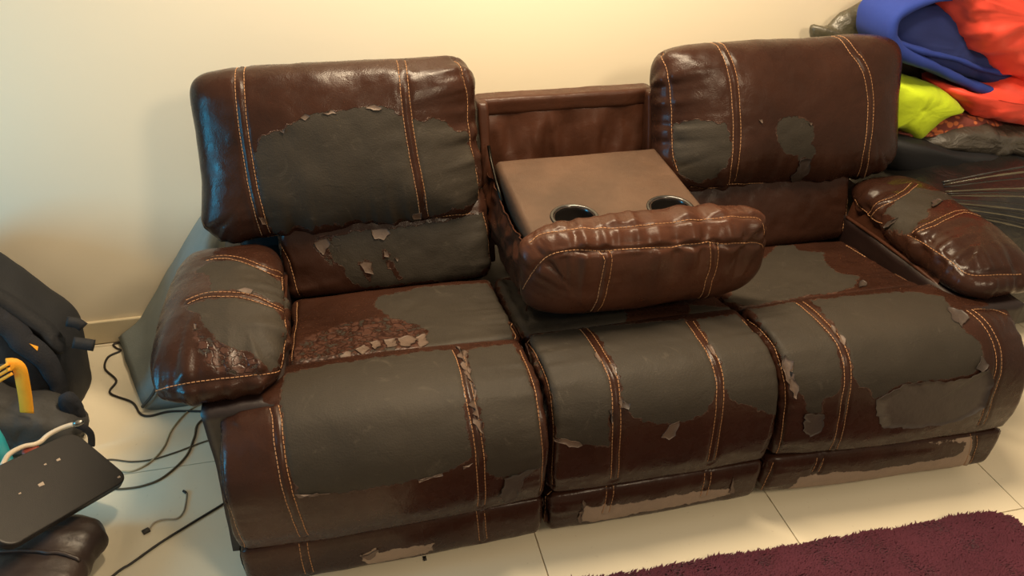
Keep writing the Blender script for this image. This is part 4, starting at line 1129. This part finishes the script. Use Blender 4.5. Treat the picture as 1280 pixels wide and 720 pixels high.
L = resample([(-1.661, 0.730, 0.543), (-1.628, 0.730, 0.499), (-1.598, 0.730, 0.440), (-1.553, 0.730, 0.355), (-1.524, 0.730, 0.254), (-1.507, 0.730, 0.144), (-1.505, 0.730, 0.035)], .012)
P, Q = snap(ptree, L, .004); V, F = ribbon_mesh(P, Q, np.interp(np.linspace(0, 1, len(P)), [0, .5, 1], [.075, .065, .040]), .016); mesh_obj('shoulder_strap', V, F, M_STRAP, pack)
L = resample([(-1.638, 0.800, 0.533), (-1.580, 0.800, 0.465), (-1.520, 0.800, 0.388), (-1.473, 0.800, 0.316), (-1.455, 0.800, 0.269)], .012)
P, Q = snap(ptree, L, .006); V, F = ribbon_mesh(P, Q, .05, .02); mesh_obj('side_wing', V, F, M_NAVY, pack)
for pts, wd in (([(-1.497, 0.840, 0.321), (-1.472, 0.840, 0.311), (-1.459, 0.840, 0.295)], .030), ([(-1.484, 0.800, 0.273), (-1.457, 0.800, 0.263), (-1.433, 0.800, 0.254)], .034)):
    P = smooth_curve(pts, 8); V, F = ribbon_mesh(P, np.tile([.1, -.85, .5], (8, 1)), wd, .012); mesh_obj('strap_stub', V, F, M_NAVY, pack)
# loop at the foot
P = resample([(-1.496, 0.660, 0.088), (-1.475, 0.660, 0.063), (-1.469, 0.660, 0.037), (-1.480, 0.660, -0.008), (-1.500, 0.660, -0.051)], .006); V, F = ribbon_mesh(P, np.tile([.0, -.75, .66], (len(P), 1)), .020, .004); mesh_obj('webbing_loop', V, F, M_STRAP, pack)
V, F = loft([(-1.541, 0.710, 0.143), (-1.504, 0.710, 0.154), (-1.485, 0.710, 0.097), (-1.500, 0.710, 0.020), (-1.529, 0.710, 0.044), (-1.548, 0.710, 0.085)], .70, .74, 60, 20, .5, 0, .006, 20, 22); mesh_obj('hip_pad', V, F, M_STRAP, pack)
V, F = loft([(-1.718, 0.660, 0.202), (-1.668, 0.660, 0.173), (-1.558, 0.660, 0.129), (-1.486, 0.660, 0.055), (-1.510, 0.660, 0.011), (-1.591, 0.660, 0.009), (-1.679, 0.660, -0.004), (-1.783, 0.660, -0.007)], .63, .80, 90, 26, .45, 0, .008, 16, 23, (1, 1, 1), .001); mesh_obj('base_pocket', V, F, M_GREYN, pack)
M_YEL = plain('amber_webbing', (.88, .36, .012), .6, bmp=.3, bscale=300)
P = resample([(-1.607, 0.655, 0.321), (-1.588, 0.655, 0.318), (-1.580, 0.655, 0.300), (-1.586, 0.655, 0.252), (-1.594, 0.655, 0.203), (-1.604, 0.655, 0.154)], .006); V, F = ribbon_mesh(P, np.tile([.0, -.9, .44], (len(P), 1)), .036, .003); mesh_obj('yellow_strap', V, F, M_YEL, pack, label='amber yellow webbing strap hanging from black buckle')
for k in range(3):
    P = np.array([(-1.641, 0.650, 0.293), (-1.598, 0.650, 0.315)]) + np.array([0, 0, -.016 * k + .012]); P = smooth_curve(P, 5); V, F = ribbon_mesh(P, np.tile([.0, -.9, .44], (5, 1)), .009, .004); mesh_obj('strap_loop', V, F, M_YEL, pack)
c = [(-1.608, 0.655, 0.316)][0]; V, F = box_mesh(c[0] - .028, c[0] + .012, c[1] - .006, c[1] + .006, c[2] - .006, c[2] + .008, .004); mesh_obj('buckle', V, F, M_GREYN, pack)
a, b, c = [(-1.523, 0.715, 0.336), (-1.509, 0.715, 0.329), (-1.523, 0.715, 0.307)]
tri = np.array([a, b, c]); h = [ptree.find_nearest(Vector(p)) for p in tri]; top = np.array([np.array(q[0]) + np.array(q[1]) * .024 for q in h]); bot = top - np.array(h[0][1]) * .004
mesh_obj('triangle_tab', np.vstack([top, bot]), [(0, 1, 2), (5, 4, 3), (0, 3, 4, 1), (1, 4, 5, 2), (2, 5, 3, 0)], M_YEL, pack, smooth=False)

# --- things heaped in front of the backpack
M_BAG = plain('dark_brown_creased_leather', (.028, .017, .013), .42, bmp=.9, bscale=18, vary=.3)
V, F = cube_grid(56, 56, 16); V = np.array(V); e = 7.0
nn = ((np.abs(V[:, 0]) ** e + np.abs(V[:, 1]) ** e) ** (2.6 / e) + np.abs(V[:, 2]) ** 2.6) ** (1 / 2.6); V = V / nn[:, None] * np.array([.20, .25, .062])
NN = normals_of(V, F); V = V + NN * (.010 * fbm(V * np.array([.5, 1.6, 1]), 10, 5, 4))[:, None]
V = rot_z(V, -12) + np.array([-1.585, .085, .066]); V[:, 2] = np.maximum(V[:, 2], .001)
bag = thing('leather_bag', (-1.535, .055, 0), 'creased dark brown leather bag on the floor under the laptop', 'bag')
mesh_obj('bag_body', V, F, M_BAG, bag); btree = BVHTree.FromPolygons([tuple(v) for v in V], [tuple(f) for f in F])
for k, pts in enumerate(([(-1.66, .20, .14), (-1.5, .17, .14), (-1.36, .14, .12)], [(-1.68, .06, .14), (-1.5, .05, .14), (-1.35, .03, .12)])):
    P, Q = snap(btree, resample(pts, .01), .003); V, F = tube_mesh(P, .005, 6); mesh_obj('seam_piping', V, F, M_BAG, bag)

# laptop: rounded slab, tilted, resting on the leather bag and the backpack's foot
def laptop():
    T, R_, L1, L2 = [np.array(p) for p in LAP]
    ex = (R_ - T); w_ = np.linalg.norm(ex); ex /= w_
    dl = ((L1 - T) / np.linalg.norm(L1 - T) + (L2 - R_) / np.linalg.norm(L2 - R_)); dl -= ex * (dl @ ex); dl /= np.linalg.norm(dl)
    up = np.cross(ex, dl); up = up if up[2] > 0 else -up
    Ln = .36; r = .034; pts = []
    for cx, cy, a0 in ((r, r, math.pi), (w_ - r, r, math.pi * 1.5), (w_ - r, Ln - r, 0), (r, Ln - r, math.pi / 2)):
        for k in range(9):
            a = a0 + (k / 8) * math.pi / 2
            pts.append((cx + r * math.cos(a), cy + r * math.sin(a)))
    pts = pts; lay = ((-.022, .985), (-.019, 1.0), (-.012, 1.0), (-.0115, .992), (-.0105, .992), (-.010, 1.0), (-.003, 1.0), (-.0008, .992), (0, .975))
    V = []; c = np.array([w_ / 2, Ln / 2]); n = len(pts)
    for h, s in lay:
        for p in pts:
            q = c + (np.array(p) - c) * s; V.append(T + ex * q[0] + dl * q[1] + up * h)
    F = grid_faces(len(lay), n, False, True); F += [tuple(range(n)), tuple((len(lay) - 1) * n + i for i in range(n))[::-1]]
    V = np.array(V); NN = normals_of(V, [f for f in F if len(f) == 4])
    if (NN * (V - V.mean(0))).sum() < 0: F = [tuple(f)[::-1] for f in F]
    return V, F, T, ex, dl, up, w_
LAP = ((-1.45, 0.518, 0.18), (-1.309, 0.397, 0.095), (-1.557, 0.331, 0.244), (-1.492, 0.05, 0.205))
lt = thing('laptop', tuple(LAP[1]), 'closed matte black laptop lying tilted on the brown leather bag', 'laptop')
V, F, T, ex, dl, up, w_ = laptop()
lm = plain('matte_black_lid', (.0095, .0065, .0053), .5, vary=.2, bmp=.1, bscale=400)
mesh_obj('closed_case', V, F, lm, lt, smooth=False)
for q, s in (((.06, .10), .0035), ((.055, .135), .0022), ((.10, .185), .005), ((.095, .24), .002), ((w_ - .018, .022), .0028)):
    P = T + ex * q[0] + dl * q[1]; V = np.array([P + ex * a * s + dl * b * s * 1.7 + up * h for h in (.0009, -.001) for a, b in ((-1, -1), (1, -.6), (.7, 1), (-.8, .8))])
    mesh_obj('scuff_chip', V, [(0, 1, 2, 3), (7, 6, 5, 4), (0, 4, 5, 1), (1, 5, 6, 2), (2, 6, 7, 3), (3, 7, 4, 0)], M_CHIP, lt, smooth=False)
# headphones-like band: cream cable with a silver tip, a red disc, a teal bottle
P = smooth_curve([(-1.588, 0.407, 0.160), (-1.590, 0.457, 0.160), (-1.569, 0.491, 0.160), (-1.541, 0.504, 0.160), (-1.521, 0.534, 0.160), (-1.490, 0.552, 0.160), (-1.455, 0.558, 0.160)], 40); P[:, 2] = np.interp(np.linspace(0, 1, 40), [0, .6, 1], [.19, .16, .17])
V, F = tube_mesh(P, .0065, 8); o = thing('cream_cable', tuple(P[0]), 'thick cream cable with a silver tip behind the laptop', 'cable'); mesh_obj('cable_sleeve', V, F, plain('cream_rubber', (.55, .45, .33), .5), o)
d = P[-1] - P[-3]; d /= np.linalg.norm(d); V, F = tube_mesh([P[-1] - d * .005, P[-1] + d * .004, P[-1] + d * .016, P[-1] + d * .02], [.008, .009, .007, .003], 10); mesh_obj('silver_tip', V, F, M_STEEL, o)
c = np.array([(-1.556, 0.494, 0.155)][0]); V = []
for rr, h in ((0.0, .006), (.012, .006), (.018, .004), (.021, 0), (.021, -.006), (0.0, -.007)):
    for k in range(24): V.append(c + np.array([rr * math.cos(k / 24 * 6.2832), rr * math.sin(k / 24 * 6.2832), h]))
o = mesh_obj('red_disc', V, [f[::-1] for f in grid_faces(6, 24, False, True)], plain('dull_red_plastic', (.20, .035, .02), .5)); tag(o, 'small dull red disc beside the cream cable behind the laptop', 'cap')
M_TEAL = plain('teal_plastic', (.03, .33, .38), .3, vary=.1)
bot = thing('teal_bottle', (-1.672, .53, 0), 'teal plastic bottle standing at the left picture edge by the backpack', 'bottle')
V = []; prof = [(0.0, .001), (.040, .001), (.046, .008), (.047, .16), (.044, .19), (.030, .215), (.020, .222), (.020, .232), (0.0, .232)]
for rr, h in prof:
    for k in range(32): V.append((-1.672 + rr * math.cos(k / 32 * 6.2832), .53 + rr * math.sin(k / 32 * 6.2832), h))
mesh_obj('bottle_body', V, [f[::-1] for f in grid_faces(len(prof), 32, False, True)][0:] , M_TEAL, bot)
V = []; prof = [(0.0, .226), (.023, .226), (.024, .23), (.024, .25), (.021, .254), (0.0, .254)]
for rr, h in prof:
    for k in range(24): V.append((-1.672 + rr * math.cos(k / 24 * 6.2832), .53 + rr * math.sin(k / 24 * 6.2832), h))
mesh_obj('screw_cap', V, [f[::-1] for f in grid_faces(len(prof), 24, False, True)], M_GREYN, bot)

# --- cables on the floor
M_CORD = plain('black_cable_rubber', (.02, .016, .012), .5); M_CORD2 = plain('brown_grey_cable', (.12, .09, .05), .5); M_CORD3 = plain('ivory_cable', (.50, .42, .27), .5)
def cord(name, pts, r, mat, label, cat='cable'):
    P = resample(np.array(pts), .008); P[:, 2] = r * .96; V, F = tube_mesh(P, r, 7); o = mesh_obj(name, V, F, mat); tag(o, label, cat, 'loose cables on the floor'); return o
P = [(-1.42, 1.15, .005), (-1.475, 1.178, .005), (-1.505, 1.175, .005), (-1.492, 1.15, .005), (-1.475, 1.13, .005), (-1.509, 1.10, .005), (-1.507, 1.036, .005), (-1.46, .962, .005), (-1.468, .90, .005), (-1.393, .837, .005), (-1.36, .775, .005), (-1.33, .758, .005), (-1.27, .766, .005), (-1.16, .74, .005), (-1.05, .70, .005)]
cord('power_cord', P, .0036, M_CORD, 'black cord looping along the edge of the grey-blue bag')
cord('power_cord', [(-1.46, .50, 0), (-1.43, .49, 0)] + [(-1.430, 0.584, 0.000), (-1.352, 0.564, -0.000), (-1.298, 0.561, 0.000), (-1.235, 0.577, 0.000), (-1.161, 0.605, 0.000)] + [(-1.08, .62, 0)], .0025, M_CORD2, 'thin brown cable running straight from laptop to the sofa')
cord('power_cord', [(-1.47, .46, 0)] + [(-1.409, 0.467, 0.000), (-1.356, 0.458, 0.000), (-1.305, 0.459, 0.000), (-1.256, 0.482, 0.000), (-1.206, 0.551, 0.000), (-1.190, 0.629, 0.000), (-1.180, 0.699, 0.000)] + [(-1.10, .76, 0)], .0031, M_CORD2, 'dark cable curving from laptop up to the sofa arm')
cord('power_cord', [(-1.46, .52, 0)] + [(-1.400, 0.536, -0.000), (-1.346, 0.524, 0.000), (-1.301, 0.552, 0.000), (-1.272, 0.606, 0.000), (-1.258, 0.680, 0.000), (-1.221, 0.756, 0.000)] + [(-1.16, .80, 0)], .0028, M_CORD3, 'ivory cable fading into the cream floor near the left arm')
cord('power_cord', [(-1.45, .02, 0)] + [(-1.335, 0.159, 0.000), (-1.295, 0.191, 0.000), (-1.236, 0.241, -0.000), (-1.164, 0.292, 0.000), (-1.083, 0.347, 0.000)] + [(-.99, .42, 0)], .0032, M_CORD, 'black cable crossing the floor at the bottom toward the sofa')
cn = thing('usb_lead', (-1.27, .288, 0), 'short thin white lead with a small black plug lying on floor', 'cable')
P = resample([(-1.269, 0.293, 0.003), (-1.259, 0.315, 0.003), (-1.236, 0.321, 0.003), (-1.204, 0.317, 0.003), (-1.190, 0.336, 0.003), (-1.187, 0.370, 0.003), (-1.188, 0.403, 0.003)], .005); V, F = tube_mesh(P, .0022, 6); mesh_obj('lead', V, F, plain('pale_grey_wire', (.42, .36, .27), .5), cn)
c = np.array([(-1.275, 0.289, -0.000)][0]); V, F = box_mesh(-.009, .009, -.0065, .0065, .0, .008, .0015); V = rot_z(V, 30) + c; mesh_obj('plug', V, F, M_CORD, cn)
P = np.array([P[-1], P[-1] + np.array([-.004, .006, 0]), P[-1] + np.array([-.01, .012, 0])]); V, F = tube_mesh(P, .0035, 6); mesh_obj('jack', V, F, M_CORD, cn)
V, F = cube_grid(2, 2, 1); V = np.array(V) * np.array([.004, .006, .002]) + np.array([(-0.587, 0.048, 0.002)][0]); o = mesh_obj('lint_crumb', V, F, M_CORD); tag(o, 'tiny dark crumb on the floor below the left footrest', 'debris')

# --- shaggy burgundy rug
RX0, RX1, RY0, RY1 = -.62, .945, -1.25, -.128
def rug_edge_noise(x): return .003 * np.sin(x * 19) + .0025 * np.sin(x * 47 + 1)
nx, ny = 160, 90; X, Y = np.meshgrid(np.linspace(0, 1, nx), np.linspace(0, 1, ny), indexing='ij')
x = RX0 + (RX1 - RX0) * X.ravel(); y = RY0 + (RY1 - RY0) * Y.ravel()
y = y + (Y.ravel() > .9) * (rug_edge_noise(x) - .028 * (x - .4) * 1.0)
# round the far right corner
d = np.stack([x - (RX1 - .05), y - (RY1 - .065)], 1); m_ = (d[:, 0] > 0) & (d[:, 1] > 0); l = np.linalg.norm(d, axis=1)
x = np.where(m_ & (l > .05), RX1 - .05 + d[:, 0] / (l + 1e-9) * .05, x); y = np.where(m_ & (l > .05), RY1 - .065 + d[:, 1] / (l + 1e-9) * .05, y)
z = .012 + .002 * vnoise(np.stack([x, y, x * 0], 1), 22, 3); V = np.stack([x, y, z], 1); F = grid_faces(nx, ny)
ring = [i * ny for i in range(nx)] + [(nx - 1) * ny + j for j in range(1, ny)] + [i * ny + ny - 1 for i in range(nx - 2, -1, -1)] + [j for j in range(ny - 2, 0, -1)]
B = V[ring].copy(); B[:, 2] = .0; a = len(V); k = len(ring); V2 = np.vstack([V, B]); F = F + [(ring[i], a + i, a + (i + 1) % k, ring[(i + 1) % k]) for i in range(k)]
rug = thing('shag_rug', (.2, -.7, 0), 'burgundy shaggy rug on the floor in front of the sofa', 'rug')
M_RUG = plain('burgundy_pile', (.072, .009, .021), .9, vary=.2, nscale=9, sheen=.3)
mesh_obj('rug_backing', V2, F, M_RUG, rug)
rs = np.random.RandomState(4); nT = 160000
ti = rs.randint(0, len(V) - 1, nT); # tufts cluster near the far edge that is in view
u = rs.rand(nT); vv = rs.rand(nT) ** .6
tx = RX0 + (RX1 - RX0) * u ** .8; ty = RY1 - .028 * (tx - .4) + rug_edge_noise(tx) - (1 - vv) * (RY1 - RY0)
d = np.stack([tx - (RX1 - .05), ty - (RY1 - .065)], 1); keep = ~((d[:, 0] > 0) & (d[:, 1] > 0) & (np.linalg.norm(d, axis=1) > .052)); tx, ty = tx[keep], ty[keep]; nT = len(tx)
q = np.stack([tx, ty, tx * 0], 1); ang = vnoise(q, 26, 5) * 1.2 + rs.randn(nT) * .6; L = .011 + .004 * rs.rand(nT); ln = .55 + .35 * rs.rand(nT)
hx = np.cos(ang) * L * ln; hy = np.sin(ang) * L * ln; hz = L * .85 + .005 * vnoise(q, 14, 8); wx = -np.sin(ang) * .0021; wy = np.cos(ang) * .0021
b0 = np.stack([tx - wx, ty - wy, tx * 0 + .011], 1); b1 = np.stack([tx + wx, ty + wy, tx * 0 + .011], 1)
m0 = np.stack([tx + hx * .4 - wx, ty + hy * .4 - wy, .011 + hz * .7], 1); m1 = np.stack([tx + hx * .4 + wx, ty + hy * .4 + wy, .011 + hz * .7], 1); tp = np.stack([tx + hx, ty + hy, .011 + hz], 1)
V = np.stack([b0, b1, m1, m0, tp], 1).reshape(-1, 3); base = np.arange(nT)[:, None] * 5
F = [tuple(r) for r in (base + np.array([0, 1, 2, 3])).tolist()] + [tuple(r) for r in (base + np.array([3, 2, 4])).tolist()]
mesh_obj('pile', V, F, M_RUG, rug, kind='stuff', smooth=False)
